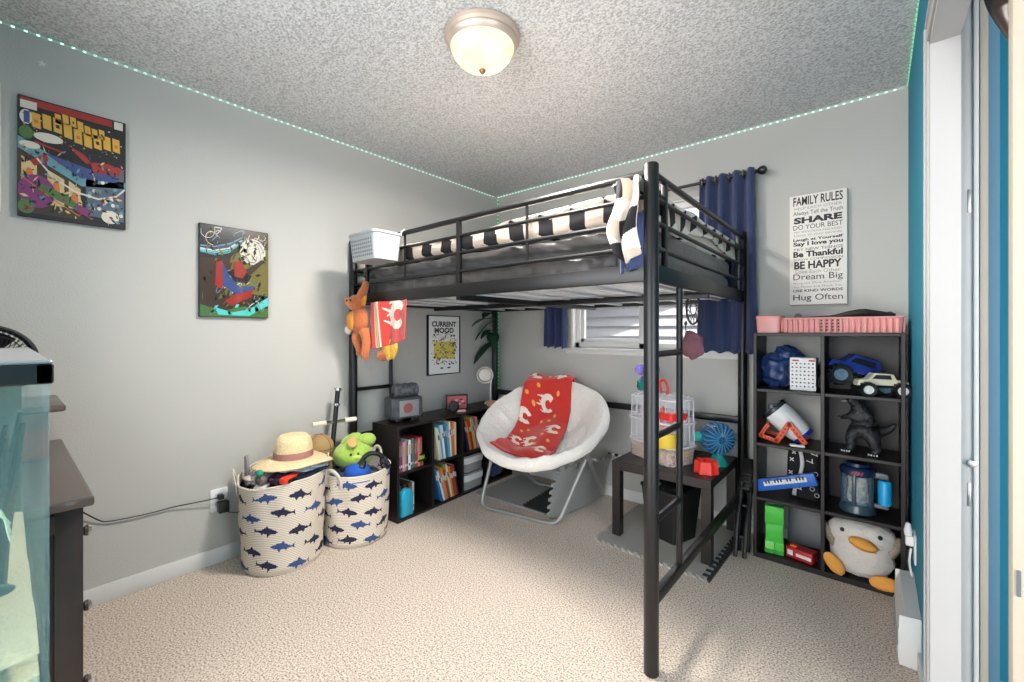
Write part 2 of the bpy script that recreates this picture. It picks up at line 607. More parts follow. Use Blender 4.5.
b = MB(); b.grid(endflap, 150, 18, lambda u, v: blocks(u * 1.22, v * .13 + .05, .085))
b.build('end_flap', [M_cw, M_cb, M_ct], cf, world=True, solid=.012, smooth=60)
# corner of it hanging over the rail beside the post
def drape(u, v):
    x = 1.895 + .105 * u
    w = noise.noise(Vector((u * 3.2, v * 3.1, 2.2)))
    top = .16
    if v < top:
        t = v / top
        y = -1.34 - .10 * t; z = 1.725 + .03 * math.sin(t * PI / 2)
    else:
        t = (v - top) / (1 - top)
        y = -1.452 - .02 * math.sin(t * 3) ; z = 1.755 - .30 * t * (1 - .25 * abs(u - .55))
        x += .012 * math.sin(t * 7) - .03 * max(0, t - .6) * (u - .4)
    fold = .016 * math.sin(u * 11 + v * 3.5) + .02 * w
    return (x, y + fold * (1 if v > top else .2), z + .012 * w)
b = MB(); b.grid(drape, 46, 110, lambda u, v: blocks(u * .12 + .03, v * .36, .085))
b.build('hanging_corner', [M_cw, M_cb, M_ct], cf, world=True, solid=.012, smooth=60)
# dark corner of sheet below it
def drape2(u, v):
    return (1.925 + .085 * u, -1.446 + .012 * math.sin(u * 9), 1.62 - .2 * v + .02 * u)
b = MB(); b.grid(drape2, 16, 12); 
b.build('hanging_sheet', M_navy, du, world=True, solid=.008, smooth=60)

# pillow pattern at the head, dark cushion behind
b = MB(); b.blob((.46, -.95, 1.70), (.24, .33, .075), amp=.08, freq=2, n=24, p=2.8)
for f in b.bm.faces:
    c = f.calc_center_median()
    f.material_index = (0, 1, 0, 2)[int((math.sin(c.x * 42) + math.sin(c.y * 37 + c.x * 20) + 2.0) * 1.0) % 4]
pl = b.build('pillow', [mat('pillow_cream', (205, 192, 166), .9), mat('pillow_brown', (96, 80, 58), .9), M_cb], smooth=60)
tag(origin(pl, (.46, -.95, 1.63)), 'patterned brown and cream pillow at the head of the loft bed', 'pillow')
b = MB(); b.blob((1.50, -.75, 1.735), (.17, .17, .07), amp=.15, freq=2, n=18, p=2.6)
cu = b.build('cushion', mat('indigo_cloth', (46, 40, 78), .9, bump=.2, scale=120), smooth=60)
tag(origin(cu, (1.50, -.75, 1.67)), 'dark indigo cushion on the middle of the patterned comforter', 'cushion')

# grey storage basket hooked on the top rail
cad = thing('hanging_basket', 'pale grey plastic storage basket hooked over the top rail of the loft bed', 'basket', (.475, -1.545, 1.605))
M_cad = mat('pale_grey_plastic', (168, 172, 174), .45)
M_cadd = mat('slot_grey', (112, 118, 122), .6)
b = MB()
def rr(w, d, r, z, c=(0, 0), n=5):
    pts = []
    for sx, sy, a0 in ((1, 1, 0), (-1, 1, 90), (-1, -1, 180), (1, -1, 270)):
        for k in range(n + 1):
            a = math.radians(a0 + 90 * k / n)
            pts.append((c[0] + sx * (w / 2 - r) + r * math.cos(a), c[1] + sy * (d / 2 - r) + r * math.sin(a), z))
    return pts
def loft(b, rings, m=None, cap0=True, cap1=True):
    mi = b.mi if m is None else m
    V = [[b.bm.verts.new(Vector(p)) for p in r] for r in rings]
    k = len(V[0])
    for A, B in zip(V, V[1:]):
        for j in range(k):
            b.bm.faces.new([A[j], A[(j + 1) % k], B[(j + 1) % k], B[j]]).material_index = mi
    if cap0: b.bm.faces.new(V[0][::-1]).material_index = mi
    if cap1: b.bm.faces.new(V[-1]).material_index = mi
    return b
loft(b, [rr(.25, .155, .028, .0), rr(.275, .18, .034, .135), rr(.288, .195, .04, .14), rr(.288, .195, .04, .152), rr(.27, .175, .034, .152), rr(.24, .145, .02, .012)])
b.build('body', M_cad, cad)
b = MB()
for r in range(5):
    for c in range(10):
        b.box((-.095 + c * .021, -.0775 - .0019 * r - .001, .026 + r * .021), (.014, .004, .012), bev=.001)
b.build('vent_slots', M_cadd, cad)
for x in (-.10, .11):
    b = MB()
    b.tube([(x, .09, .13), (x, .097, .17), (x, .118, .186), (x, .136, .176), (x, .137, .155)], .006, n=6)
    b.build('hook', M_cad, cad)

# orange plush animal tied at the corner post
M_or = mat('orange_plush', (186, 102, 54), .95, bump=.6, scale=180, vary=.12, sheen=.4)
M_orl = mat('tan_plush', (222, 150, 66), .95, bump=.5, scale=180)
plush = thing('plush_animal', 'orange plush animal hanging from the left front post of the loft bed', 'plush toy', (.20, -1.49, 1.05))
b = MB()
b.blob((.02, 0, .23), (.068, .05, .085), amp=.1, n=14)
b.blob((.0, -.012, .335), (.058, .05, .05), amp=.1, n=14, seed=3)
b.tube(smoothpath([(.07, 0, .17), (.10, .0, .10), (.095, -.01, .03), (.085, 0, .0)]), [.034, .033, .031, .03, .03, .029, .029, .028, .028, .027, .027, .026, .026, .026, .026, .026, .026, .026, .02][:19], n=10)
b.tube(smoothpath([(.0, .0, .17), (-.005, -.01, .12), (.02, 0, .06), (.03, 0, .02)]), .026, n=10)
b.tube(smoothpath([(.02, .0, .36), (.035, .02, .42), (.04, .03, .47)]), [.03, .03, .028, .028, .026, .025, .024, .023, .022, .021, .02, .018, .012], n=10)
b.build('body', M_or, plush)
for sx in (-1, 1):
    b = MB(); b.prism([(sx * .04, -.01, .35), (sx * .12 - .015, -.02, .375), (sx * .115 - .015, -.02, .35), (sx * .085, -.02, .315), (sx * .04, -.01, .31)], (0, .016, 0))
    b.build('ear', M_orl, plush)
b = MB(); b.blob((-.01, -.035, .225), (.045, .03, .06), n=12); b.build('belly', M_orl, plush)
b = MB(); b.blob((-.075, -.02, .17), (.026, .025, .03), n=10); b.build('paw', mat('white_plush', (222, 216, 206), .95, bump=.4, scale=150), plush)
for sx in (-1, 1):
    b = MB(); b.blob((sx * .022 - .005, -.06, .35), (.007, .006, .008), n=8); b.build('eye', M_blackp, plush)

# folded red banner with a flaming letter, hanging from the frame rail
M_red = mat('red_fleece', (204, 46, 38), .9, bump=.35, scale=160, sheen=.4)
M_fw = mat('white_fleece', (236, 222, 206), .9, bump=.3, scale=160)
M_fy = mat('gold_fleece', (232, 168, 70), .9, bump=.3, scale=160)
def ringc(x, y, cx, cy, R, r, gap=38):
    """letter C opening to the right"""
    dx, dy = x - cx, y - cy
    d = math.hypot(dx, dy)
    return r < d < R and not (abs(math.degrees(math.atan2(dy, dx))) < gap)
def flamec(x, y, cx, cy, R):
    dx, dy = (x - cx) / R, (y - cy) / R
    if ringc(dx, dy, 0.15, 0, .85, .36, 36):
        return True
    # flames licking off to the left
    for k, (fy, fl) in enumerate(((.62, .75), (.3, 1.15), (-.02, .95), (-.36, 1.2), (-.66, .7))):
        if -fl < dx < -.05 and abs(dy - fy - .14 * math.sin((dx + k) * 3)) < .17 * (1 - abs(dx) / fl * .8) and math.hypot(dx - .15, dy) > .4:
            return True
    return False
def banner_mf(u, v):
    x, y = u * .36, v * .25
    if .035 < x < .05 or .085 < x < .10: return 1
    if .05 <= x <= .062 or .073 <= x <= .085: return 2
    if .062 < x < .073: return 1
    return 1 if flamec(x, y, .245, .085, .10) else 0
def banner(u, v):
    x = .30 + .37 * u - .0 * v
    z = 1.386 - .245 * v * (1 - .10 * u) - .035 * (1 - u) * v
    y = -1.462 - .012 * math.sin(u * 7 + v * 1.5) - .01 * v + .006 * math.sin(u * 17)
    return (x + .05 * v * (1 - u), y, z)
b = MB(); b.grid(banner, 120, 84, banner_mf)
bn = b.build('banner', [M_red, M_fw, M_fy], smooth=60, solid=.008)
tag(origin(bn, (.47, -1.462, 1.39)), 'red fleece banner with white flaming letter C hanging under the loft bed', 'banner')
b = MB()
b.blob((.45, -1.435, 1.125), (.07, .03, .085), amp=.2, freq=2.2, n=16, seed=4)
b.tube(smoothpath([(.44, -1.44, 1.09), (.40, -1.445, 1.07), (.375, -1.45, 1.075)]), [.034, .034, .034, .035, .035, .036, .036, .036, .036, .035, .034, .03, .02], n=10, m=1)
yp = b.build('plush_toy', [mat('yellow_plush', (224, 176, 74), .95, bump=.5, scale=150, vary=.1), M_or], smooth=60)
tag(origin(yp, (.44, -1.45, 1.03)), 'yellow and orange plush toy poking out under the red banner', 'plush toy')

# dream catcher hanging inside the right end
dc = thing('dream_catcher', 'dark hanging dream catcher with a plum pouch below it in front of the window', 'ornament', (1.885, -.50, 1.10))
M_dk = mat('dark_twine', (40, 36, 40), .8)
b = MB()
ringp = [(.034 * math.cos(2 * PI * k / 24), 0, .235 + .085 * math.sin(2 * PI * k / 24)) for k in range(24)]
b.tube(ringp, .006, n=6, closed=True)
for k in range(12):
    p, q = ringp[k * 2], ringp[(k * 2 + 9) % 24]
    b.tube([p, ((p[0] + q[0]) / 2 * 1.1, .004, (p[2] + q[2]) / 2), q], .0016, n=4)
for sx in (-.035, .03):
    b.tube([(sx, 0, .17), (sx * 1.1, 0, .13), (sx, 0, .08)], .003, n=5)
    b.blob((sx * 1.1, 0, .155), (.010, .008, .010), n=6)
b.tube([(0, 0, .32), (0, 0, .345)], .0025, n=5)
b.build('hoop', M_dk, dc)
b = MB(); b.blob((0, 0, .035), (.058, .03, .075), amp=.3, freq=1.8, n=20, seed=12)
b.build('pouch', mat('plum_felt', (112, 74, 84), .95, bump=.3, scale=120), dc)

# ---------------------------------------------------------------- curtains on the rod
rod = thing('curtain_rod', 'black curtain rod with ball ends above the window', 'curtain rod', (1.33, -.085, 2.13))
b = MB(); b.tube([(.56, -.085, 2.14), (2.09, -.085, 2.14)], .0095, n=12); b.build('pole', M_black, rod, world=True)
for x, sx in ((.55, -1), (2.10, 1)):
    b = MB(); b.lathe([(0, 0), (.011, 0), (.013, .008), (.008, .014), (.02, .024), (.026, .04), (.022, .056), (.010, .064), (0, .066)], (x, -.085, 2.14), (0, sx * PI / 2, 0), n=16)
    b.build('finial', M_black, rod, world=True)
for x in (.66, 2.075):
    b = MB(); b.tube([(x, -.002, 2.12), (x, -.05, 2.118), (x, -.085, 2.127)], .006, n=8); b.box((x, -.004, 2.12), (.02, .008, .05), bev=.002)
    b.build('bracket', M_black, rod, world=True)
def curtain(label, xa, xb, ya, z0, z1, folds, spread=.0):
    cu = thing('curtain', label, 'curtain', ((xa + xb) / 2, -.085, z0), 0, 'navy curtains')
    def fn(u, v):
        z = z1 - (z1 - z0) * v
        a = .028 * (1 - .35 * v)
        x = xa + (xb - xa) * (u + spread * v * (u - .5))
        return (x, -.085 + a * math.sin(u * folds * 2 * PI) + .01 * math.sin(u * 23 + v * 4) * v, z + .008 * math.sin(u * folds * 2 * PI + 1) * (1 if v > .9 else 0))
    b = MB(); b.grid(fn, 90, 40)
    b.build('panel', M_navy, cu, world=True, solid=.003, smooth=60)
    k = folds * 2
    for i in range(k):
        u = (i + .5) / k
        b = MB()
        b.tube([(xa + (xb - xa) * u, -.085 + .024 * math.cos(2 * PI * j / 14), 2.14 + .024 * math.sin(2 * PI * j / 14)) for j in range(14)], .0045, n=6, closed=True)
        b.build('grommet', mat('nickel', (150, 142, 130), .3, .9), cu, world=True)
curtain('navy curtain on the right side of the window, nearest the word sign', 1.795, 2.10, 0, 1.085, 2.165, 4, .1)
curtain('navy curtain on the left side of the window, behind the loft bed', .60, .80, 0, 1.085, 2.165, 3, .05)

# ---------------------------------------------------------------- ceiling light
LX, LY = 1.392, -1.622
cl = thing('ceiling_light', 'round flush ceiling light with bronze ring and frosted glass dome', 'ceiling light', (LX, LY, 2.44))
M_br = mat('brushed_bronze', (206, 188, 172), .42, .6)
b = MB(); b.lathe([(.0, 0), (.150, 0), (.156, -.008), (.154, -.022), (.146, -.030), (.148, -.038), (.142, -.050), (.134, -.056), (.126, -.052), (.124, -.01), (0, -.01)], n=48)
b.build('ring', M_br, cl)
gl = mat('frosted_glass_lit', (170, 160, 140), .35, emit=(255, 232, 190), estr=.80)
nt = gl.node_tree
tc = nt.nodes.new('ShaderNodeTexCoord'); nz = nt.nodes.new('ShaderNodeTexNoise'); nz.inputs['Scale'].default_value = 9
rp = nt.nodes.new('ShaderNodeValToRGB'); rp.color_ramp.elements[0].color = lin((255, 232, 178)); rp.color_ramp.elements[1].color = lin((255, 250, 236)); rp.color_ramp.elements[0].position = .35; rp.color_ramp.elements[1].position = .65
nt.links.new(tc.outputs['Object'], nz.inputs['Vector']); nt.links.new(nz.outputs['Fac'], rp.inputs['Fac']); nt.links.new(rp.outputs['Color'], nt.nodes['Principled BSDF'].inputs['Emission Color'])
b = MB(); b.lathe([(.133, -.045), (.131, -.06), (.119, -.088), (.096, -.114), (.065, -.132), (.03, -.142), (0, -.144)], n=48)
b.build('dome', gl, cl)
b = MB(); b.lathe([(0, -.138), (.010, -.142), (.014, -.148), (.010, -.156), (.006, -.16), (0, -.166)], n=16)
b.build('finial', mat('brass', (150, 118, 78), .35, .8), cl)
lamp('ceiling_bulb', 'AREA', (LX, LY, 2.27), 52, (1, .94, .88), shape='DISK', size=.26)

# ---------------------------------------------------------------- LED strips
M_tape = mat('led_tape', (196, 210, 202), .4)
M_ledw = mat('led_diode_white', (230, 255, 244), .4, emit=(190, 255, 228), estr=1.3)
M_ledg = mat('led_diode_green', (120, 255, 190), .4, emit=(60, 240, 150), estr=1.0)
def strip(label, p0, p1, nrm, mled, step=.034, w=.008, mt=None):
    p0, p1, nrm = Vector(p0), Vector(p1), Vector(nrm)
    s = thing('led_strip', label, 'light strip', p0, 0, 'LED strips round the room')
    d = (p1 - p0); L = d.length; d.normalize()
    c = d.cross(nrm).normalized()
    b = MB()
    q = [p0 + c * w / 2, p1 + c * w / 2, p1 - c * w / 2, p0 - c * w / 2]
    b.prism(q, nrm * .002)
    b.build('tape', mt or M_tape, s, world=True, smooth=0)
    k = int(L / step)
    mtx = Matrix((d, c, nrm)).transposed()
    b = MB()
    b.box((0, 0, 0), (.010, .006, .003), mtx)
    d0 = b.build('diode', mled, s, smooth=0)
    for i in range(k):
        o = d0 if i == 0 else d0.copy()
        if i:
            C.objects.link(o)
            o.parent = s
        o.location = d * (i + .5) * step + nrm * .0035
strip('LED strip along the ceiling edge of the grey left wall', (.001, -3.1, 2.428), (.001, -.01, 2.428), (1, 0, 0), M_ledw)
strip('LED strip along the ceiling edge above the window', (.01, -.001, 2.428), (2.75, -.001, 2.428), (0, -1, 0), M_ledw)
strip('LED strip along the ceiling edge of the teal wall', (W - .001, -.01, 2.428), (W - .001, -2.2, 2.428), (-1, 0, 0), M_ledg)
strip('glowing green LED strip running down the room corner', (.022, -.001, 2.42), (.022, -.001, .62), (0, -1, 0), M_ledg, mt=mat('green_tape', (60, 150, 104), .5))
# ---------------------------------------------------------------- pictures on the left wall
def wallpic(x0, yL, yR, zB, zT):
    """placing on a wall picture facing +x: (s, t) in [0,1] with layer n"""
    def P(s, t, n=0):
        return (x0 + .0004 * n, yL + (yR - yL) * s, zB + (zT - zB) * t)
    return P
def pic_poly(b, P, pts, n, m):
    b.poly([P(s, t, n) for s, t in pts], m)
def ell(cx, cy, rx, ry, k=20, a0=0, a1=360):
    return [(cx + rx * math.cos(math.radians(a0 + (a1 - a0) * i / k)), cy + ry * math.sin(math.radians(a0 + (a1 - a0) * i / k))) for i in range(k)]
def ribbon(pts, w):
    """flat stroke through 2-D pts"""
    P = [Vector((p[0], p[1], 0)) for p in pts]
    L, R = [], []
    for i, p in enumerate(P):
        t = (P[min(i + 1, len(P) - 1)] - P[max(i - 1, 0)]).normalized()
        n = Vector((-t.y, t.x, 0)) * w / 2
        L.append(((p + n).x, (p + n).y)); R.append(((p - n).x, (p - n).y))
    return L, R
def pic_ribbon(b, P, pts, w, n, m):
    L, R = ribbon(pts, w)
    for i in range(len(L) - 1):
        b.poly([P(*L[i], n), P(*L[i + 1], n), P(*R[i + 1], n), P(*R[i], n)], m)

ART = [mat('art_%s' % n, c, .5) for n, c in (('black', (20, 18, 20)), ('red', (150, 40, 30)), ('yellow', (206, 158, 58)), ('cream', (200, 176, 124)), ('purple', (118, 44, 104)), ('green', (72, 108, 54)), ('blue', (54, 70, 124)), ('teal', (92, 140, 150)), ('white', (206, 200, 186)), ('orange', (194, 108, 50)), ('slate', (76, 92, 106)), ('brown', (60, 42, 28)), ('olive', (108, 100, 44)), ('aqua', (80, 196, 190)))]
BLK, RED, YEL, CRM, PUR, GRN, BLU, TEA, WHI, ORG, SLA, BRN, OLI, AQU = range(14)
pic = thing('wall_picture', 'large comic-style canvas with yellow title shapes, upper left on the grey wall', 'picture', (.0, -2.705, 1.675), 0, 'pictures on the grey wall')
b = MB(); b.box((.012, -2.705, 1.917), (.022, .325, .484), bev=.001)
b.build('canvas', ART[BLK], pic, world=True)
b = MB()
P = wallpic(.0236, -2.867, -2.543, 1.676, 2.158)
pic_poly(b, P, [(0, 0), (1, 0), (1, 1), (0, 1)], 0, BLK)
pic_poly(b, P, [(.02, .93), (.86, .93), (.86, .99), (.02, .99)], 1, RED)
pic_poly(b, P, [(.02, .90), (.16, .90), (.16, .965), (.02, .965)], 2, WHI)
pic_poly(b, P, [(.88, .92), (.97, .92), (.97, .99), (.88, .99)], 1, WHI)
pic_poly(b, P, ell(.07, .83, .055, .06), 2, WHI)
pic_poly(b, P, [(.05, .78), (.10, .78), (.10, .88), (.05, .88)], 3, BLU)
pic_poly(b, P, ell(.07, .70, .06, .055), 2, GRN)
# two slanting rows of yellow block shapes where the title runs
for r, (x0, x1, y0, y1, h, k) in enumerate(((.32, .80, .84, .80, .075, 7), (.12, .96, .76, .68, .115, 9))):
    for i in range(k):
        u0 = x0 + (x1 - x0) * i / k; u1 = x0 + (x1 - x0) * (i + .8) / k
        v = y0 + (y1 - y0) * i / k + .02 * math.sin(i)
        pic_poly(b, P, [(u0, v), (u1, v - .01), (u1 - .008, v + h), (u0 - .008, v + h + .005)], 3, YEL)
        if i % 2 == 0:
            pic_poly(b, P, [(u0 + .02, v + h * .3), (u1 - .02, v + h * .28), (u1 - .026, v + h * .55), (u0 + .014, v + h * .55)], 4, BLK if i % 4 else ORG)
# street scene of coloured panels
pic_poly(b, P, [(0, .56), (0, .66), (.62, .42), (1, .44), (1, .38), (.56, .33)], 1, TEA)
pic_poly(b, P, [(0, .03), (0, .55), (.56, .32), (.56, .03)], 1, BRN)
for a in ((.03, .16, .50, .10), (.25, .40, .42, .12), (.44, .55, .36, .12)):
    pic_poly(b, P, [(a[0], a[3]), (a[1], a[3]), (a[1], a[2] - .06), (a[0], a[2])], 2, CRM)
    pic_poly(b, P, ell((a[0] + a[1]) / 2, a[2] - .16, .035, .07), 3, ORG)
pic_poly(b, P, [(.60, .08), (.98, .06), (.98, .56), (.60, .40)], 1, SLA)
for i in range(26):
    x, y = .62 + .34 * random.random(), .10 + .36 * random.random()
    pic_poly(b, P, ell(x, y, .022, .018, 7), 2, TEA if i % 2 else WHI)
pic_poly(b, P, ell(.16, .22, .16, .14), 4, PUR)
pic_poly(b, P, ell(.07, .08, .07, .06), 5, GRN)
pic_poly(b, P, [(.16, .30), (.44, .22), (.56, .14), (.54, .10), (.40, .15), (.18, .22)], 5, GRN)
pic_poly(b, P, [(.50, .17), (.66, .12), (.62, .06), (.52, .10)], 6, PUR)
pic_poly(b, P, [(.22, .56), (.62, .50), (.90, .50), (.90, .42), (.55, .40)], 3, BLU)
pic_poly(b, P, [(.10, .47), (.24, .56), (.26, .50), (.14, .43)], 4, RED)
pic_poly(b, P, [(.64, .56), (.82, .58), (.96, .56), (.94, .49), (.68, .47)], 4, RED)
pic_poly(b, P, [(.46, .66), (.58, .62), (.66, .55), (.60, .54), (.50, .61)], 4, RED)
for cx, cy, rx, ry in ((.26, .69, .13, .04), (.10, .60, .09, .03), (.84, .09, .09, .06)):
    pic_poly(b, P, ell(cx, cy, rx, ry), 6, WHI)
pic_poly(b, P, [(.14, .645), (.40, .60), (.40, .585), (.14, .625)], 6, RED)
for i in range(170):
    x, y = .03 + .94 * random.random(), .04 + .56 * random.random()
    a = random.random() * 6.3; L = .012 + .03 * random.random(); w = .004 + .010 * random.random()
    pic_poly(b, P, [(x - L * math.cos(a), y - L * math.sin(a)), (x + w * math.sin(a), y - w * math.cos(a)), (x + L * math.cos(a), y + L * math.sin(a)), (x - w * math.sin(a), y + w * math.cos(a))], 7, (BLK, BLK, BRN, CRM, PUR if x < .4 else BLU, TEA, BLK, RED)[i % 8])
for i in range(60):
    x, y = .04 + .92 * random.random(), .62 + .26 * random.random()
    pic_poly(b, P, ell(x, y, .006 + .008 * random.random(), .004 + .004 * random.random(), 6), 2, (ORG, CRM, RED, SLA)[i % 4])
pic_ribbon(b, P, [(.16, .50), (.30, .36), (.50, .27), (.72, .24), (.90, .29), (.99, .37)], .016, 7, WHI)
pic_ribbon(b, P, [(.02, .33), (.30, .17), (.54, .06)], .008, 7, ORG)
b.build('print', ART, pic, world=True, smooth=0)

pic = thing('wall_picture', 'dark glossy picture with pale moon disc and blue swirl, second on the grey wall', 'picture', (0, -2.10, 1.286), 0, 'pictures on the grey wall')
b = MB(); b.box((.011, -2.10, 1.525), (.020, .324, .478), bev=.001); b.build('canvas', ART[BLK], pic, world=True)
b = MB(); P = wallpic(.0216, -2.259, -1.94, 1.289, 1.761)
pic_poly(b, P, [(0, 0), (1, 0), (1, 1), (0, 1)], 0, BRN)
pic_poly(b, P, [(0, .64), (.4, .66), (.62, .80), (.62, 1), (0, 1)], 1, BLK)
pic_poly(b, P, [(.35, .30), (1, .25), (1, .80), (.62, .92), (.45, .62)], 1, OLI)
pic_poly(b, P, ell(.76, .76, .20, .15, 28), 2, WHI)
for k in range(7):
    a = k * .9
    pic_ribbon(b, P, [(.76 + .17 * math.cos(a + t) * (1 - t * .5), .76 + .13 * math.sin(a + t * 1.3)) for t in (0, .35, .7, 1.1)], .008, 3, SLA)
for k in range(5):
    pic_ribbon(b, P, smooth2 if False else [(0, .70 + k * .016), (.2, .68 + k * .022), (.4, .72 + k * .024), (.6, .86 + k * .012)], .016, 2, (TEA, AQU, WHI, BLU, TEA)[k])
pic_poly(b, P, [(0, .0), (1, .0), (1, .10), (.6, .12), (.3, .06), (0, .13)], 2, GRN)
pic_poly(b, P, [(.20, .10), (.45, .05), (.7, .09), (1, .24), (1, .14), (.7, .015), (.25, .02)], 3, AQU)
for k in range(14):
    x, y = random.random() * .9, (.12 + .32 * random.random()) if k % 2 else (.78 + .2 * random.random()) * 1
    pts = [(min(.98, max(.02, x + .10 * math.cos(t * 1.7 + k) * t * .6)), min(.98, max(.02, y + .07 * math.sin(t * 2.1 + k)))) for t in (0, .5, 1, 1.5, 2, 2.5)]
    pic_ribbon(b, P, pts, .009, 3, WHI if k % 3 else TEA)
for i in range(150):
    x, y = .03 + .94 * random.random(), .03 + .94 * random.random()
    a = random.random() * 6.3; L = .015 + .05 * random.random(); w = .006 + .02 * random.random()
    pic_poly(b, P, [(max(.005, min(.995, p)), max(.005, min(.995, q))) for p, q in ((x - L * math.cos(a), y - L * math.sin(a)), (x + w * math.sin(a), y - w * math.cos(a)), (x + L * math.cos(a), y + L * math.sin(a)), (x - w * math.sin(a), y + w * math.cos(a)))], 3, ((BRN, BLK, OLI, BRN) if x < .6 else (OLI, BRN, OLI, BLK))[i % 4] if y > .15 else (GRN, AQU, TEA, OLI)[i % 4])
for k in range(16):
    x, y = .03 + random.random() * .9, (.05 + .4 * random.random()) if k % 3 else (.74 + .22 * random.random())
    r0 = .03 + .05 * random.random(); ph = random.random() * 6
    pic_ribbon(b, P, [(max(.01, min(.99, x + r0 * math.cos(ph + t * .35) * (1 + t * .05))), max(.01, min(.99, y + r0 * .8 * math.sin(ph + t * .35) * (1 + t * .05)))) for t in range(12)], .007, 4, (WHI, TEA, OLI)[k % 3])
# loose bands of red, dark and blue in the middle
pic_poly(b, P, [(.22, .60), (.30, .62), (.34, .44), (.30, .30), (.20, .34)], 4, RED)
pic_poly(b, P, [(.30, .62), (.40, .46), (.56, .34), (.78, .36), (.74, .26), (.50, .26), (.32, .34)], 5, BLU)
pic_poly(b, P, [(.38, .50), (.52, .56), (.74, .48), (.66, .38), (.48, .40)], 6, BLK)
pic_poly(b, P, [(.46, .62), (.58, .64), (.66, .52), (.60, .44), (.48, .46)], 7, RED)
pic_poly(b, P, [(.34, .18), (.50, .26), (.76, .32), (.74, .24), (.44, .12)], 6, RED)
pic_poly(b, P, [(.64, .54), (.90, .68), (.92, .64), (.70, .47)], 7, BRN)
b.build('print', [mat('gloss_' + m.name, tuple(int(255 * (v ** (1 / 2.2))) for v in m.node_tree.nodes['Principled BSDF'].inputs['Base Color'].default_value[:3]), .25, coat=.6) for m in ART], pic, world=True, smooth=0)

pic = thing('wall_picture', 'small white poster in thin black frame above the low bookshelf', 'picture', (0, -.635, .87), 0, 'pictures on the grey wall')
b = MB()
for y, z, dy, dz in ((-.635, .876, .335, .007), (-.635, 1.336, .335, .007), (-.799, 1.106, .007, .467), (-.471, 1.106, .007, .467)):
    b.box((.012, y, z), (.022, dy, dz), bev=.001)
b.build('frame', M_blackp, pic, world=True)
b = MB(); P = wallpic(.014, -.796, -.474, .879, 1.333)
pic_poly(b, P, [(0, 0), (1, 0), (1, 1), (0, 1)], 0, 0)
pic_poly(b, P, [(.17, .26), (.85, .26), (.85, .56), (.17, .56)], 1, 1)
for i in range(150):
    x, y = .1 + .8 * random.random(), .16 + .58 * random.random()
    pic_poly(b, P, ell(x, y, .012 + .03 * random.random(), .006 + .014 * random.random(), 7, random.random() * 90, 360), 2 if i % 2 else 3, (2, 2, 3, 1, 4)[i % 5])
for i in range(12):
    x, y = .12 + .7 * random.random(), .2 + .5 * random.random()
    pic_ribbon(b, P, [(x, y), (x + .05, y + .03), (x + .12, y - .01)], .01, 4, 2)
pic_poly(b, P, [(.38, .085), (.47, .085), (.47, .11), (.38, .11)], 1, 2)
pic_poly(b, P, [(.60, .085), (.70, .085), (.70, .11), (.60, .11)], 1, 2)
for word, zc, ww in (('CURRENT', .865, .78), ('MOOD', .755, .62)):
    b.text(word, lambda x, y: P(.5 + x, zc + y, 5), ww, .095, m=2, bold=.04)
b.build('print', [mat('poster_white', (238, 238, 236), .4), mat('poster_yellow', (222, 206, 96), .5), mat('poster_ink', (52, 52, 56), .5), mat('poster_grey', (166, 166, 166), .5), mat('poster_rust', (168, 110, 80), .5)], pic, world=True, smooth=0)

pic = thing('wall_picture', 'white-edged picture on the grey wall cut off by the left picture edge', 'picture', (0, -3.077, 1.70), 0, 'pictures on the grey wall')
b = MB(); b.box((.014, -3.077, 1.932), (.026, .335, .50), bev=.002); b.build('frame', M_white, pic, world=True)
b = MB(); b.box((.0275, -3.077, 1.932), (.002, .29, .45)); b.build('print', ART[SLA], pic, world=True)

# star sticker
b = MB()
b.prism([(.0005, -2.80 + (.016 if k % 2 == 0 else .0065) * math.sin(k * PI / 5), 2.318 + (.016 if k % 2 == 0 else .0065) * math.cos(k * PI / 5)) for k in range(10)], (.0012, 0, 0))
st = b.build('star_sticker', mat('sticker', (212, 214, 206), .5), smooth=0)
tag(origin(st, (0, -2.80, 2.318)), 'tiny pale star sticker on the grey wall above the comic canvas', 'sticker')

# ---------------------------------------------------------------- word sign on the back wall
sg = thing('word_sign', 'tall white FAMILY RULES word sign on the wall beside the navy curtain', 'sign', (2.395, -.0, 1.36))
b = MB(); b.box((2.395, -.016, 1.665), (.258, .030, .612), bev=.002); b.build('board', mat('sign_white', (226, 222, 214), .6), sg, world=True)
b = MB()
LINES = [('FAMILY RULES', 62, 50, 1, .02, 0), ('HELP EACH OTHER', 104, 14, .96, -.012, 1), ('Always Tell the Truth', 134, 30, 1, 0, 2), ('SHARE', 172, 36, .98, .05, 2), ('DO YOUR BEST', 211, 26, 1, 0, 2), ('PAY WITH HUGS AND KISSES', 238, 11, .96, -.01, 1), ('Listen to your parents', 258, 16, .96, -.01, 1), ('Laugh at Yourself', 284, 20, 1, .03, 2), ('Say I love you', 309, 30, 1, .035, 2), ('TRY NEW THINGS', 338, 16, 1, .01, 1), ('Be Thankful', 365, 34, 1, .04, 2), ('SHOW COMPASSION', 395, 13, 1, .0, 1), ('BE HAPPY', 427, 44, .96, .035, 2), ('Love Each Other', 464, 20, .9, -.01, 1), ('Dream Big', 499, 44, 1, .0, 2), ('Respect One Another', 530, 14, .98, -.01, 1), ('Say Please and Thank You', 551, 15, .98, -.01, 1), ('USE KIND WORDS', 572, 15, 1, .02, 2), ('Hug Often', 615, 44, 1, .0, 2)]
for s, zc, h, w, bo, t in LINES:
    z0 = 1.971 - (zc - 28) * .00098
    b.text(s, lambda x, y: (2.395 + x, -.0316, z0 + y), .222 * w, h * .00098, m=0 if t != 1 else 1, bold=bo)
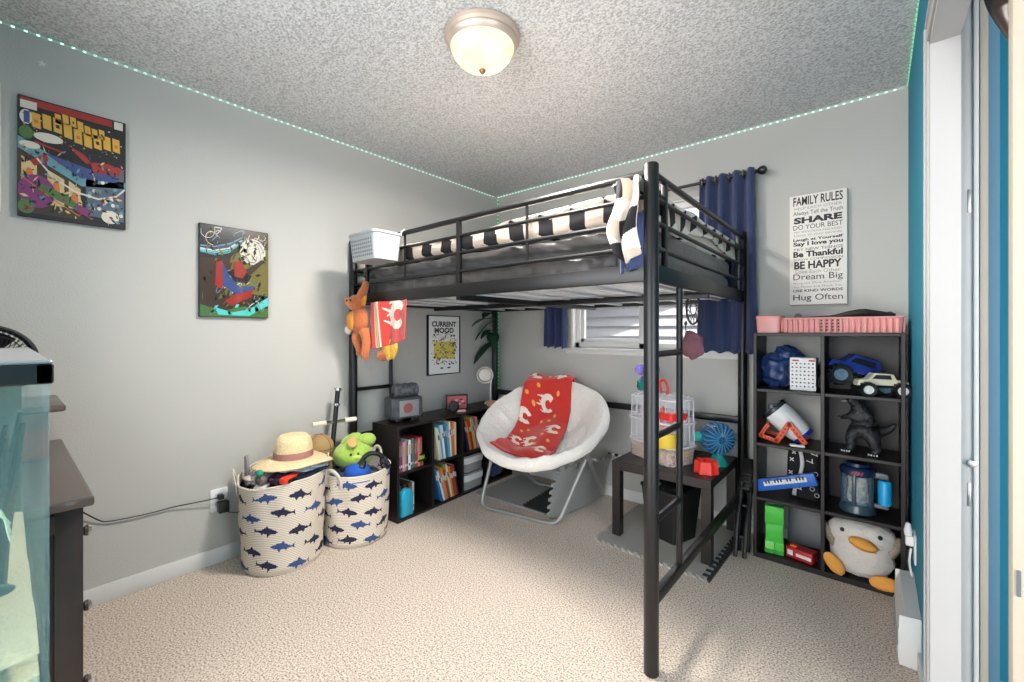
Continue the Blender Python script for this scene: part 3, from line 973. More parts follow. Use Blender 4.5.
b.build('lettering', [mat('sign_ink', (44, 40, 42), .6), mat('sign_grey', (112, 106, 104), .6)], sg, world=True, smooth=0)

# ---------------------------------------------------------------- low cube bookshelf
RZL = math.atan2(-1.302 + .11, .342 - .278)       # direction of the front edge
A0 = Vector((.342, -1.302, 0)); B0 = Vector((.278, -.11, 0))
dirS = (B0 - A0).normalized(); dirIn = Vector((-dirS.y, dirS.x, 0))   # along the front, into the shelf
if dirIn.x > 0: dirIn = -dirIn
def LS(s, d, z):
    return A0 + dirS * s + dirIn * d + Vector((0, 0, z))
LROT = Matrix((dirS, dirIn, Vector((0, 0, 1)))).transposed()
SL, SH, SD, TK = 1.195, .608, .265, .016
low = thing('cube_shelf', 'low dark eight-cube bookshelf lying along the grey wall beside the white chair', 'shelf', LS(SL / 2, SD / 2, 0))
def lbox(b, s0, s1, d0, d1, z0, z1, bev=.0015, m=None):
    return b.box(LS((s0 + s1) / 2, (d0 + d1) / 2, (z0 + z1) / 2), (s1 - s0, d1 - d0, z1 - z0), LROT, bev, 1, m)
b = MB(); lbox(b, 0, SL, 0, SD, SH - TK, SH); b.build('top_panel', M_esp, low, world=True)
b = MB(); lbox(b, 0, SL, 0, SD, 0, TK); b.build('bottom_panel', M_esp, low, world=True)
for s in (0, SL - TK):
    b = MB(); lbox(b, s, s + TK, 0, SD, TK, SH - TK); b.build('side_panel', M_esp, low, world=True)
CW = (SL - TK) / 4
for k in (1, 2, 3):
    b = MB(); lbox(b, k * CW, k * CW + TK, .002, SD, TK, SH - TK); b.build('divider', M_esp, low, world=True)
for k in range(4):
    b = MB(); lbox(b, k * CW + TK, (k + 1) * CW, .002, SD, SH / 2 - TK / 2, SH / 2 + TK / 2); b.build('shelf_board', M_esp, low, world=True)
b = MB(); lbox(b, TK, SL - TK, SD - .004, SD, TK, SH - TK); b.build('back_panel', M_esp, low, world=True)
ZL, ZU = TK, SH / 2 + TK / 2

M_page = mat('book_pages', (226, 218, 200), .9)
ORD = ['first', 'second', 'third', 'fourth', 'fifth', 'sixth', 'seventh', 'eighth', 'ninth', 'tenth', 'eleventh', 'twelfth', 'thirteenth', 'fourteenth']
BC = {'white': (224, 222, 214), 'cream': (222, 208, 174), 'blue': (44, 108, 168), 'sky blue': (92, 164, 204), 'teal': (42, 132, 148), 'orange': (226, 130, 48), 'red': (176, 48, 44), 'yellow': (222, 186, 74), 'black': (34, 32, 34), 'dark green': (40, 84, 60), 'pink': (206, 132, 140), 'purple': (104, 66, 120), 'brown': (110, 78, 56), 'grey': (138, 138, 138), 'navy': (34, 46, 84), 'lime': (140, 176, 66)}
def book(s, d, z, t, h, w, lean, col, label, grp, kind='book'):
    """spine at depth d, bottom corner at s; lean is the angle from upright (top towards smaller s)"""
    o = thing(kind, label, kind if kind == 'book' else 'case', LS(s, d, z), 0, grp)
    R = LROT @ Matrix.Rotation(-lean, 3, 'Y')
    b = MB()
    def bx(x0, x1, y0, y1, z0, z1, m):
        c = R @ Vector(((x0 + x1) / 2, (y0 + y1) / 2, (z0 + z1) / 2))
        b.box(c, (x1 - x0, y1 - y0, z1 - z0), R, .0008, 1, m)
    if kind == 'book':
        bx(0, t * .12 + .0006, 0, w, 0, h, 0); bx(t - t * .12 - .0006, t, 0, w, 0, h, 0); bx(.0006, t - .0006, 0, .0022, 0, h, 0)
        bx(.001, t - .001, .002, w - .003, .003, h - .003, 1)
        bx(.0008, t - .0008, -.0006, .001, h * .62, h * .78, 2)
    else:
        bx(0, t, 0, w, 0, h, 0)
        bx(.003, t - .003, -.0008, .001, h * .14, h * .22, 2); bx(.004, t - .004, -.0008, .001, h * .50, h * .86, 1)
    o2 = b.build('cover' if kind == 'book' else 'case_body', [mat('cover_' + col.replace(' ', '_'), BC[col], .45), M_page if kind == 'book' else mat('cover_mid', (150, 132, 112), .5), mat('cover_light', (206, 200, 188), .5) if col != 'white' else mat('cover_ink', (70, 72, 84), .5)], o, smooth=0)
    return o
def row(s0, d, z, cols, tr, hr, w, lean, where, grp, kind='book', lean_step=0.0):
    s = s0 + (hr[1] * math.sin(lean) if lean > .02 else 0)
    for i, c in enumerate(cols):
        t = random.uniform(*tr); h = random.uniform(*hr)
        L = lean + lean_step * i
        a = 'thin' if t < (tr[0] + tr[1]) / 2 else 'thick'
        book(s, d + random.uniform(0, .012), z + .001 + max(0, -t * math.sin(L)), t, h, w, L, c, '%s %s %s%s, %s from left in %s' % (a, c, kind if kind == 'book' else 'video case', ' leaning left' if lean > .02 else '', ORD[i], where), grp, kind)
        s += t / math.cos(L) + .0008 + (hr[1] * .10 * abs(lean_step) if lean_step else 0)
row(TK + .004, .012, ZU, ['brown', 'purple', 'pink', 'grey', 'dark green', 'white', 'purple', 'teal', 'brown', 'red', 'pink', 'red'], (.014, .017), (.185, .196), .135, 0, 'upper left cube of low shelf', 'video cases in the upper left cube', 'case')
row(CW + TK + .004, .008, ZU, ['cream', 'white', 'sky blue', 'white', 'blue', 'teal', 'sky blue', 'white', 'orange', 'orange', 'cream'], (.010, .020), (.225, .262), .2, .20, 'second upper cube of low shelf', 'books in the second upper cube', lean_step=-.018)
row(2 * CW + TK + .004, .008, ZU, ['navy', 'orange', 'red', 'yellow', 'white', 'grey', 'pink', 'brown'], (.010, .020), (.215, .255), .2, .26, 'third upper cube of low shelf', 'books in the third upper cube', lean_step=-.02)
row(TK + .004, .05, ZL, ['black', 'grey', 'brown', 'dark green', 'black', 'red', 'navy', 'brown', 'black', 'white'], (.014, .017), (.185, .195), .135, 0, 'lower left cube of low shelf', 'video cases in the lower left cube', 'case')
row(CW + TK + .004, .008, ZL, ['blue', 'white', 'grey', 'orange', 'red', 'lime', 'white', 'orange', 'brown', 'red', 'black'], (.010, .018), (.215, .262), .2, .30, 'second lower cube of low shelf', 'books in the second lower cube', lean_step=-.012)

# round-topped turquoise box in the lower left cube
b = MB()
arch = [(-.047, 0), (.047, 0), (.047, .13)] + [(.047 * math.cos(a), .13 + .047 * math.sin(a)) for a in [PI * k / 14 for k in range(1, 14)]] + [(-.047, .13)]
rings = []
for sc, d in ((.86, 0.0), (.96, .004), (1, .012), (1, .035), (.94, .042)):
    rings.append([LS(.085 + x * sc, .0 + d + .003, ZL + .004 + (z - .08) * sc + .08) for x, z in arch])
loft(b, rings)
tb = b.build('toy_case', mat('turquoise_plastic', (40, 164, 196), .32), smooth=50)
tag(origin(tb, LS(.085, .02, ZL)), 'shiny turquoise round-topped toy case in the lower left cube of the low shelf', 'toy case')
# lime and black toy in front of the video cases
ly = thing('toy_lantern', 'small lime green and black round toy in front of the video cases', 'toy', LS(.215, .05, ZU))
for z0, z1, r, m, nm in ((.0, .028, .030, 'lime', 'base'), (.03, .045, .048, 'black', 'rim'), (.045, .072, .040, 'lime', 'body'), (.072, .082, .044, 'black', 'lid')):
    b = MB(); b.lathe([(0, z0), (r * .9, z0), (r, z0 + .003), (r, z1 - .003), (r * .9, z1), (0, z1)], n=24)
    b.build(nm, mat('lime_plastic', (150, 196, 40), .4) if m == 'lime' else M_blackp, ly)
b = MB(); b.box((.0, 0, .045), (.09, .012, .012), LROT, .003); b.build('bar', M_blackp, ly)
# stack of two grey drawer bins in the third lower cube
for k, (lab, z) in enumerate((('lower of two white and grey storage bins in the low shelf', ZL), ('upper of two white and grey storage bins in the low shelf, black lid', ZL + .132))):
    bn = thing('storage_bin', lab, 'bin', LS(2 * CW + TK + .13, .12, z + .001), math.atan2(dirS.y, dirS.x), 'storage bins in the low shelf')
    b = MB(); loft(b, [rr(.215, .20, .04, 0), rr(.225, .21, .045, .05), rr(.225, .21, .045, .055), rr(.235, .215, .045, .125)]); b.build('body', mat('bin_grey', (150, 150, 150), .5), bn)
    b = MB(); loft(b, [rr(.238, .218, .046, .064), rr(.242, .222, .046, .104), rr(.238, .218, .046, .11)], cap0=False, cap1=False); b.build('band', M_whitep, bn)
    if k:
        b = MB(); loft(b, [rr(.24, .22, .045, .125), rr(.245, .225, .045, .128), rr(.23, .21, .045, .142)]); b.build('lid', M_blackp, bn)
# dark blue things in the far cube
b = MB(); b.blob((0, 0, .06), (.09, .07, .06), amp=.25, n=14, p=2.6)
bb = b.build('cloth_bundle', M_navy, smooth=60); bb.location = LS(3 * CW + .15, .10, ZL + .001)
tag(bb, 'dark blue cloth bundle in the far lower cube of the low shelf behind the chair', 'cloth')

# things on the low shelf: grey toy radio
rd = thing('toy_radio', 'dark grey boxy toy radio with drum on top, near end of the low shelf', 'toy', LS(.155, .135, SH + .001), math.atan2(dirS.y, dirS.x) - .25)
rd.scale = (1.12, 1.12, 1.12)
M_dg = mat('dark_grey_plastic', (70, 72, 76), .45, vary=.2, scale=30)
b = MB(); b.box((0, 0, .085), (.20, .115, .125), bev=.012, seg=3); b.build('body', M_dg, rd)
b = MB(); b.box((0.01, -.058, .083), (.125, .008, .095), bev=.003); b.build('front_panel', mat('panel_grey', (142, 144, 148), .4), rd)
b = MB(); b.lathe([(0, 0), (.026, 0), (.03, .003), (.026, .006), (0, .006)], (-.0, -.062, .085), (PI / 2, 0, 0), n=20); b.build('dial', mat('red_grey', (150, 84, 80), .5), rd)
b = MB(); b.lathe([(0, -.075), (.034, -.075), (.04, -.068), (.04, .068), (.034, .075), (0, .075)], (0.01, 0, .185), (0, PI / 2, 0), n=24)
for x in (-.045, 0, .045): b.lathe([(.0405, -.006), (.043, -.004), (.043, .004), (.0405, .006)], (x + .01, 0, .185), (0, PI / 2, 0), n=24)
b.build('drum', mat('drum_grey', (84, 84, 92), .4, vary=.3, scale=60), rd)
for x in (-.05, .05):
    b = MB(); b.box((x, 0, .014), (.05, .11, .026), bev=.006); b.build('foot', M_blackp, rd)
for z in (.06, .11):
    b = MB(); b.lathe([(0, -.012), (.014, -.012), (.016, 0), (.014, .012), (0, .012)], (.108, 0, z), (0, PI / 2, 0), n=14); b.build('knob', M_grayp, rd)
b = MB(); b.tube([(-.085, 0, .14), (-.085, 0, .165), (-.06, 0, .17)], .006, n=8); b.tube([(.085, 0, .14), (.085, 0, .165), (.06, 0, .17)], .006, n=8); b.build('bracket', M_blackp, rd)
# red picture frame with black round magnifier
pf = thing('picture_frame', 'small frame with pink picture standing on the low shelf', 'frame', LS(.66, .13, SH + .001), math.atan2(dirS.y, dirS.x) - .55)
b = MB()
for x, z, dx, dz in ((0, .006, .17, .012), (0, .114, .17, .012), (-.08, .06, .012, .12), (.08, .06, .012, .12)): b.box((x, 0, z), (dx, .014, dz), bev=.002)
b.build('frame', M_blackp, pf)
b = MB(); b.box((0, .002, .06), (.15, .006, .10), m=0)
for i in range(10): b.box((-.05 + .012 * i, -.0015, .035 + .05 * ((i * 7) % 10) / 10), (.02, .002, .014), m=1 + i % 2)
b.build('picture', [mat('pink_print', (196, 92, 98), .5), mat('pink_light', (226, 176, 170), .5), mat('plum_print', (96, 46, 60), .5)], pf)
b = MB(); b.prism([(-.02, .006, .09), (.02, .006, .09), (.02, .055, .0), (-.02, .055, .0)], (0, .003, 0)); b.build('stand', M_blackp, pf)
hp = thing('toy_dial', 'round black dial toy standing in front of the pink picture', 'toy', LS(.575, .075, SH + .001), math.atan2(dirS.y, dirS.x) - .55)
b = MB(); b.lathe([(0, -.012), (.038, -.012), (.042, 0), (.038, .012), (.028, .014), (.026, .008), (0, .008)], (0, 0, .043), (PI / 2, 0, 0), n=28); b.build('disc', M_blackp, hp)
b = MB(); b.box((.055, .01, .008), (.07, .03, .016), bev=.004); b.build('tray', mat('pink_light', (226, 176, 170), .5), hp)
# round mirror lamp at the far end
ml = thing('table_lamp', 'slim lamp with round silver head at the corner end of the low shelf', 'lamp', LS(1.05, .12, SH + .001))
b = MB(); b.lathe([(0, 0), (.05, 0), (.05, .008), (.012, .016), (0, .016)], n=24); b.build('base', M_whitep, ml)
b = MB(); b.tube(smoothpath([(0, 0, .01), (.0, .0, .12), (.0, .01, .20), (-.02, -.01, .235)]), .006, n=8); b.build('neck', M_whitep, ml)
b = MB(); b.lathe([(0, .0), (.03, .002), (.055, .012), (.068, .03), (.070, .034), (.064, .034), (.05, .018), (0, .008)], (-.03, -.03, .24), Vector((.62, -.78, .05)).to_track_quat('Z', 'Y').to_euler(), n=28); b.build('head', mat('brushed_silver', (190, 182, 176), .5, .6), ml)
pt = thing('clay_pot', 'small terracotta bowl at the corner end of the low shelf', 'bowl', LS(.96, .04, SH + .001))
b = MB(); b.lathe([(0, 0), (.028, 0), (.04, .02), (.046, .04), (.042, .04), (.034, .02), (0, .008)], n=24); b.build('bowl', mat('terracotta', (196, 140, 112), .8), pt)

# dark artificial palm hanging at the room corner
pm = thing('hanging_plant', 'dark green artificial palm leaves hanging under the loft bed in the corner', 'plant', (.11, -.17, 1.10))
M_leaf = mat('dark_leaf', (30, 62, 44), .5)
b = MB(); b.tube([(0.0, 0, -.30), (0, .0, .0), (0, .01, .28)], .009, n=8); b.build('stem', mat('stem_brown', (44, 44, 32), .8), pm)
for k, (ax, az, L, z0) in enumerate(((-1.9, .25, .20, .22), (-2.5, -.5, .17, .20), (-1.75, -.35, .20, .02), (-2.3, .1, .17, -.02), (-1.4, .5, .15, .26), (-.8, -.1, .14, .1), (-2.9, .3, .12, .12), (-1.6, .7, .15, .38), (-1.2, .9, .14, .34))):
    b = MB()
    d = Vector((math.cos(ax), math.sin(ax), 0))
    sd = Vector((-d.y, d.x, 0))
    def lf(u, v, d=d, sd=sd, L=L, az=az, z0=z0):
        w = .055 * math.sin(PI * min(1, u * .93 + .07)) ** .8
        return Vector((0, 0, z0)) + d * L * u + sd * (v - .5) * 2 * w + Vector((0, 0, az * L * u - .12 * u * u + .012 * abs(v - .5)))
    b.grid(lf, 12, 4); b.build('leaf', M_leaf, pm, solid=.0015, smooth=60)
# leaves above the mattress in the corner
pm2 = thing('potted_sprig', 'thin green plant sprigs above the bed in the room corner', 'plant', (.22, -.13, 1.612))
for k, (x, y, h) in enumerate(((0, 0, .13), (.05, .02, .15), (.10, 0, .09), (-.04, .0, .07), (.14, .02, .06))):
    b = MB()
    def lf(u, v, x=x, y=y, h=h, k=k): return (x + (v - .5) * .018 * math.sin(PI * (u * .9 + .1)) + .02 * math.sin(k * 2) * u * u, y, h * u)
    b.grid(lf, 8, 2); b.build('leaf', M_leaf, pm2, solid=.0015, smooth=60)
# ---------------------------------------------------------------- fabric baskets with fish print
M_can = mat('striped_canvas', (226, 214, 196), .9)
nt = M_can.node_tree
tc = nt.nodes.new('ShaderNodeTexCoord'); wv = nt.nodes.new('ShaderNodeTexWave'); wv.bands_direction = 'Z'; wv.inputs['Scale'].default_value = 36; wv.inputs['Distortion'].default_value = .4
rp = nt.nodes.new('ShaderNodeValToRGB'); rp.color_ramp.elements[0].color = lin((176, 156, 132)); rp.color_ramp.elements[0].position = .12; rp.color_ramp.elements[1].color = lin((230, 220, 205)); rp.color_ramp.elements[1].position = .42
nt.links.new(tc.outputs['Object'], wv.inputs['Vector']); nt.links.new(wv.outputs['Fac'], rp.inputs['Fac']); nt.links.new(rp.outputs['Color'], nt.nodes['Principled BSDF'].inputs['Base Color'])
M_fish1 = mat('fish_navy', (32, 32, 64), .85)
M_fish2 = mat('fish_blue', (52, 78, 128), .85)
M_rope = mat('cream_webbing', (214, 206, 192), .9, bump=.3, scale=200)
FISH = [(-.50, .0), (-.42, .09), (-.25, .15), (-.10, .18), (-.02, .30), (.06, .17), (.24, .06), (.36, .03), (.48, .14), (.45, .0), (.52, -.12), (.38, -.03), (.20, -.05), (.12, -.16), (.06, -.07), (-.06, -.08), (-.12, -.24), (-.20, -.09), (-.36, -.06)]
def in_poly(x, y, P):
    c = False
    n = len(P)
    for i in range(n):
        x0, y0 = P[i]; x1, y1 = P[i - 1]
        if (y0 > y) != (y1 > y) and x < (x1 - x0) * (y - y0) / (y1 - y0) + x0:
            c = not c
    return c
def basket(label, cx, cy, r0, r1, h, wav, seed, flip=1):
    bk = thing('laundry_basket', label, 'basket', (cx, cy, 0), 0, 'fish print baskets')
    circ = 2 * PI * (r0 + r1) / 2
    rows = 5
    fish = []
    for j in range(rows):
        for i in range(8):
            a = (i + (.5 if j % 2 else 0)) / 8 * circ
            z = h * (.10 + .19 * j) + ((i * 5 + j * 3) % 3 - 1) * .010
            fish.append((a % circ, z, .115, random.uniform(-.2, .2), -1 if (i + j) % 2 else 1))
    def fish_mf(u, v):
        s, z = u * circ, v * h
        for k, (a, fz, L, rot, fl) in enumerate(fish):
            dx = (s - a + circ / 2) % circ - circ / 2
            dz = z - fz
            if abs(dx) > .07 or abs(dz) > .05: continue
            X = (dx * math.cos(rot) + dz * math.sin(rot)) / L * fl
            Y = (-dx * math.sin(rot) + dz * math.cos(rot)) / L
            if in_poly(X, Y, FISH):
                return 2 if k % 3 == 0 else 1
        return 0
    def fn(u, v):
        a = 2 * PI * u
        r = r0 + (r1 - r0) * v
        z = h * v
        n = noise.noise(Vector((math.cos(a) * 2.2, math.sin(a) * 2.2, v * 3 + seed)))
        r += .010 * n * (.4 + v) - .010 * max(0, .06 - v) / .06
        z += (wav(a)) * v * v
        return (r * math.cos(a), r * math.sin(a), z + .001)
    b = MB(); b.grid(fn, 300, 100, fish_mf, wrap=True)
    o = b.build('body', [M_can, M_fish1, M_fish2], bk, solid=.004, smooth=80)
    b = MB(); b.lathe([(0, .004), (r0 * .97, .004)], n=32); b.build('bottom', M_can, bk)
    b = MB(); b.tube([Vector(fn(k / 48, 1)) for k in range(48)], .005, n=6, closed=True); b.build('rim_piping', M_rope, bk)
    return bk, fn
def strap(bk, fn, u0, u1, hgt, out=.02):
    p0, p1 = Vector(fn(u0, .97)), Vector(fn(u1, .97))
    m = (p0 + p1) / 2
    o = Vector((m.x, m.y, 0)).normalized()
    pts = smoothpath([p0 + o * .004 - Vector((0, 0, .05)), p0 + o * .008, p0 * .7 + p1 * .3 + Vector((0, 0, hgt)) + o * out, p0 * .3 + p1 * .7 + Vector((0, 0, hgt)) + o * out, p1 + o * .008, p1 + o * .004 - Vector((0, 0, .05))], 5)
    w = o * 1
    b = MB()
    V = []
    for i, p in enumerate(pts):
        t = (pts[min(i + 1, len(pts) - 1)] - pts[max(i - 1, 0)]).normalized()
        n = t.cross(o).normalized() * .011
        V.append((b.bm.verts.new(p + n), b.bm.verts.new(p - n)))
    for A, B in zip(V, V[1:]): b.bm.faces.new([A[0], B[0], B[1], A[1]])
    b.build('handle', M_rope, bk, solid=.005, smooth=60)
B1 = (.215, -1.935); B2 = (.272, -1.545)
bk1, fn1 = basket('larger fish print canvas basket nearest the outlet, topped by the straw hat', B1[0], B1[1], .190, .208, .462, lambda a: .022 * math.cos(a - 2.4) + .012 * math.cos(2 * a), 1.0)
strap(bk1, fn1, .65, .715, .05); strap(bk1, fn1, .14, .215, .07)
bk2, fn2 = basket('smaller fish print canvas basket beside the low bookshelf with the green plush', B2[0], B2[1], .178, .193, .413, lambda a: .012 * math.cos(a - 2.4), 5.0)
strap(bk2, fn2, .765, .85, .045); strap(bk2, fn2, .28, .345, .055)

# straw hat
hat = thing('sun_hat', 'wide-brimmed straw hat with dusty pink band on top of the larger basket', 'hat', (.235, -1.89, .535))
M_straw = mat('straw', (226, 204, 160), .9, bump=.5, scale=140, vary=.06)
b = MB()
def brim(u, v):
    a = 2 * PI * u; r = .091 + .100 * v
    return (r * math.cos(a) * 1.0, r * math.sin(a) * 1.04, .0 - .022 * v * v + .014 * v * math.cos(2 * a + .6) + .008 * v * math.sin(3 * a))
b.grid(brim, 64, 10, wrap=True); b.build('brim', M_straw, hat, solid=.004, smooth=70)
b = MB(); b.lathe([(.092, -.002), (.091, .035), (.087, .075), (.079, .102), (.062, .12), (.03, .126), (0, .122)], n=40, sy=1.06); b.build('crown', M_straw, hat)
b = MB(); b.lathe([(.0935, .004), (.0930, .036), (.091, .037), (.0915, .003)], n=40, sy=1.06); b.build('band', mat('dusty_pink', (168, 118, 112), .8), hat)

def rag(name, label, cat, c, d, m, seed, amp=.25, rot=None, p=2.4, freq=2.5):
    b = MB(); b.blob((0, 0, 0), d, rot, amp=amp, freq=freq, n=22, seed=seed, p=p)
    o = b.build(name, m, smooth=70); o.location = c
    return tag(o, label, cat)
rag('towel', 'folded white and navy towel lying under the straw hat', 'towel', (.255, -1.86, .500), (.14, .14, .022), mat('pale_blue_towel', (188, 200, 212), .95, bump=.5, scale=120), 3)
rag('sweater', 'dark navy knit folded on the larger basket', 'clothing', (.245, -1.90, .470), (.155, .155, .022), mat('dark_navy_knit', (34, 40, 62), .95, bump=.5, scale=110), 8)
rag('clothes_pile', 'heap of mixed dark clothes filling the larger basket', 'clothing', (.215, -1.935, .37), (.165, .165, .085), mat('dark_cloth', (64, 56, 58), .95, bump=.6, scale=40, vary=.5), 2)
rag('toy_bundle', 'heap of dark blue clothes filling the smaller basket', 'clothing', (.272, -1.545, .32), (.155, .155, .075), M_navy, 6)
# bits poking out of the big basket
tg = thing('toy', 'bright red-orange toy lying on the rim of the larger basket', 'toy', (.385, -1.965, .462))
b = MB(); b.box((0, 0, .012), (.035, .13, .03), (0, .15, .5), bev=.006); b.build('body', mat('bright_red_orange', (232, 62, 40), .4), tg)
b = MB(); b.box((.02, -.01, .006), (.02, .05, .02), (0, .15, .5), bev=.004); b.build('grip', M_blackp, tg)
sh = thing('sneaker', 'grey and teal canvas shoe sticking out of the larger basket', 'shoe', (.265, -2.025, .448), 2.2)
b = MB(); b.blob((0, 0, .04), (.085, .035, .035), (0, -.3, 0), amp=.1, n=16, p=2.6); b.build('upper', mat('shoe_grey', (110, 96, 92), .9, vary=.4, scale=40), sh)
b = MB(); b.box((0, 0, .008), (.17, .062, .016), (0, -.3, 0), bev=.007); b.build('sole', mat('sole_white', (214, 210, 204), .6), sh)
b = MB()
for k in range(4): b.tube([(-.02 + k * .014, -.028, .066 + .004 * k), (-.02 + k * .014, 0, .078 + .004 * k), (-.02 + k * .014, .028, .066 + .004 * k)], .003, n=5)
b.build('laces', M_whitep, sh)
b = MB(); b.blob((-.075, .0, .06), (.016, .02, .018), n=10); b.build('heel_tab', mat('teal_green', (40, 140, 120), .8), sh)
bt = thing('toy_sword', 'grey plastic toy blade poking up at the left of the larger basket', 'toy', (.125, -2.085, .40))
b = MB(); b.prism([(-.02, 0, 0), (.02, 0, 0), (.024, 0, .09), (.0, 0, .165), (-.026, 0, .15)], (0, .012, 0)); b.build('blade', mat('grey_lilac', (140, 130, 132), .5), bt)
b = MB(); b.box((0, .006, 0), (.06, .022, .018), bev=.004); b.build('guard', M_blackp, bt)
for k, (x, y, c, nm, lb) in enumerate(((.31, -1.99, (120, 60, 66), 'maroon', 'crumpled maroon cloth at the front of the larger basket'), (.22, -2.06, (190, 176, 168), 'beige', 'crumpled beige cloth at the left rim of the larger basket'))):
    rag('cloth', lb, 'cloth', (x, y, .462), (.05, .05, .026), mat('cloth_' + nm, c, .95, bump=.5, scale=80), 20 + k, amp=.5, freq=3)

# basketball
bb = thing('basketball', 'worn tan basketball between the straw hat and the green plush', 'ball', (.112, -1.69, .425))
b = MB(); b.blob((0, 0, .095), (.082, .082, .082), n=24); b.build('ball', mat('ball_tan', (168, 138, 92), .8, bump=.5, scale=260), bb)
b = MB()
for R in (Euler((0, 0, 0)), Euler((PI / 2, 0, .4)), Euler((PI / 2, 0, .4 + PI / 2))):
    M = R.to_matrix()
    b.tube([M @ Vector((.0822 * math.cos(t), .0822 * math.sin(t), 0)) + Vector((0, 0, .095)) for t in [2 * PI * k / 40 for k in range(40)]], .0016, n=4, closed=True)
b.build('seams', mat('seam_dark', (70, 52, 38), .8), bb)
rag('cloth', 'white cloth stuffed between the two fish print baskets behind the ball', 'cloth', (.112, -1.70, .39), (.05, .05, .05), mat('cloth_white', (214, 210, 202), .95, bump=.5, scale=80), 33, amp=.4)

# green plush with two round bumps on the head
gp = thing('plush_frog', 'lime green plush frog head with two round bumps in the smaller basket', 'plush toy', (.245, -1.545, .40), -.45)
M_lime = mat('lime_plush', (156, 186, 76), .95, bump=.5, scale=170, vary=.08, sheen=.4)
b = MB(); b.blob((0, 0, .075), (.105, .115, .085), amp=.08, n=22); b.blob((.0, .075, .155), (.045, .052, .04), amp=.08, n=16, seed=2); b.blob((-.03, -.01, .155), (.045, .065, .035), (.4, 0, 0), amp=.1, n=16, seed=4); b.build('head', M_lime, gp)
for y in (-.012, .028):
    b = MB(); b.blob((.098, y - .01, .10), (.006, .008, .009), n=8); b.build('eye', mat('dark_green', (40, 60, 30), .4), gp)
b = MB(); b.blob((.09, .01, .08), (.02, .03, .018), n=10); b.build('snout', mat('pale_lime_plush', (178, 204, 104), .95, bump=.4, scale=170), gp)
b = MB(); b.blob((.07, -.012, .165), (.045, .03, .012), (0, .5, 0), n=10); b.build('ear_lining', mat('tan_green', (190, 160, 100), .9), gp)
# headphones
hd = thing('headphones', 'black over-ear headphones resting on the rim of the smaller basket', 'headphones', (.375, -1.50, .365), -.45)
b = MB(); b.tube([(0, .066 * math.cos(t), .065 + .066 * math.sin(t)) for t in [PI * k / 16 * 1.3 - .15 * PI for k in range(17)]], .014, n=8); b.build('headband', M_blackp, hd)
for y, rot in ((.078, 1), (-.078, -1)):
    b = MB(); b.lathe([(0, 0), (.034, 0), (.04, .006), (.04, .02), (.03, .03), (0, .03)], (.01, y * .75, .06), (-rot * PI / 2 * .55, .5, 0), n=24); b.build('ear_cup', mat('gloss_navy_black', (24, 26, 40), .25, coat=.4), hd)
cp = thing('baseball_cap', 'royal blue cap tucked under the headphones in the smaller basket', 'cap', (.335, -1.575, .375), -.6)
b = MB(); b.lathe([(.075, 0), (.075, .02), (.062, .05), (.035, .068), (0, .073)], n=28); b.build('crown', mat('royal_blue_cloth', (30, 84, 176), .85, bump=.3, scale=120), cp)
b = MB(); b.grid(lambda u, v: ((.07 + .06 * v) * math.cos((u - .5) * 1.7), (.07 + .045 * v) * math.sin((u - .5) * 1.9), .008 - .01 * v), 14, 6); b.build('peak', mat('royal_blue_cloth', (30, 84, 176)), cp, solid=.004)

# push scooter behind the baskets
sc = thing('kick_scooter', 'push scooter with white grips standing behind the smaller basket', 'scooter', (.15, -1.60, 0))
M_ch = mat('chrome', (190, 188, 186), .22, 1.0)
top = Vector((.115, -1.575, .865)); ft = Vector((.165, -1.68, .09))
b = MB(); b.tube([ft, top * .55 + ft * .45], .0165, n=12); b.build('lower_tube', mat('tan_metal', (196, 166, 136), .35, .6), sc, world=True)
b = MB(); b.tube([top * .5 + ft * .5, top], .014, n=12); b.build('steering_tube', M_blackp, sc, world=True)
b = MB(); q = top * .88 + ft * .12; b.tube([top * .98 + ft * .02, top * 1.0], .021, n=12); b.tube([q * .98 + ft * .02, q], .02, n=12); b.build('clamp', M_ch, sc, world=True)
hb = top * .74 + ft * .26
hdr = Vector((.12, .98, .0)).normalized()
b = MB(); b.tube([hb - hdr * .10, hb + hdr * .10], .010, n=10); b.build('handlebar', M_ch, sc, world=True)
for s in (-1, 1):
    b = MB(); b.tube([hb + hdr * s * .06, hb + hdr * s * .13], .0145, n=12); b.lathe([(0, 0), (.018, 0), (.018, .006), (0, .006)], hb + hdr * s * .06, hdr.to_track_quat('Z', 'Y').to_euler(), n=12); b.build('grip', mat('grip_white', (218, 208, 194), .7), sc, world=True)
b = MB(); b.box((.095, -1.66, .075), (.085, .30, .022), (0, 0, -.1), bev=.006); b.build('deck', M_blackp, sc, world=True)
for y in (-1.79, -1.50):
    b = MB(); b.lathe([(0, -.012), (.035, -.012), (.048, -.010), (.05, 0), (.048, .010), (.035, .012), (0, .012)], (.1 + (.11 if y < -1.7 else -.02), y, .051), (0, PI / 2, -.1), n=24); b.build('wheel', M_blackp, sc, world=True)

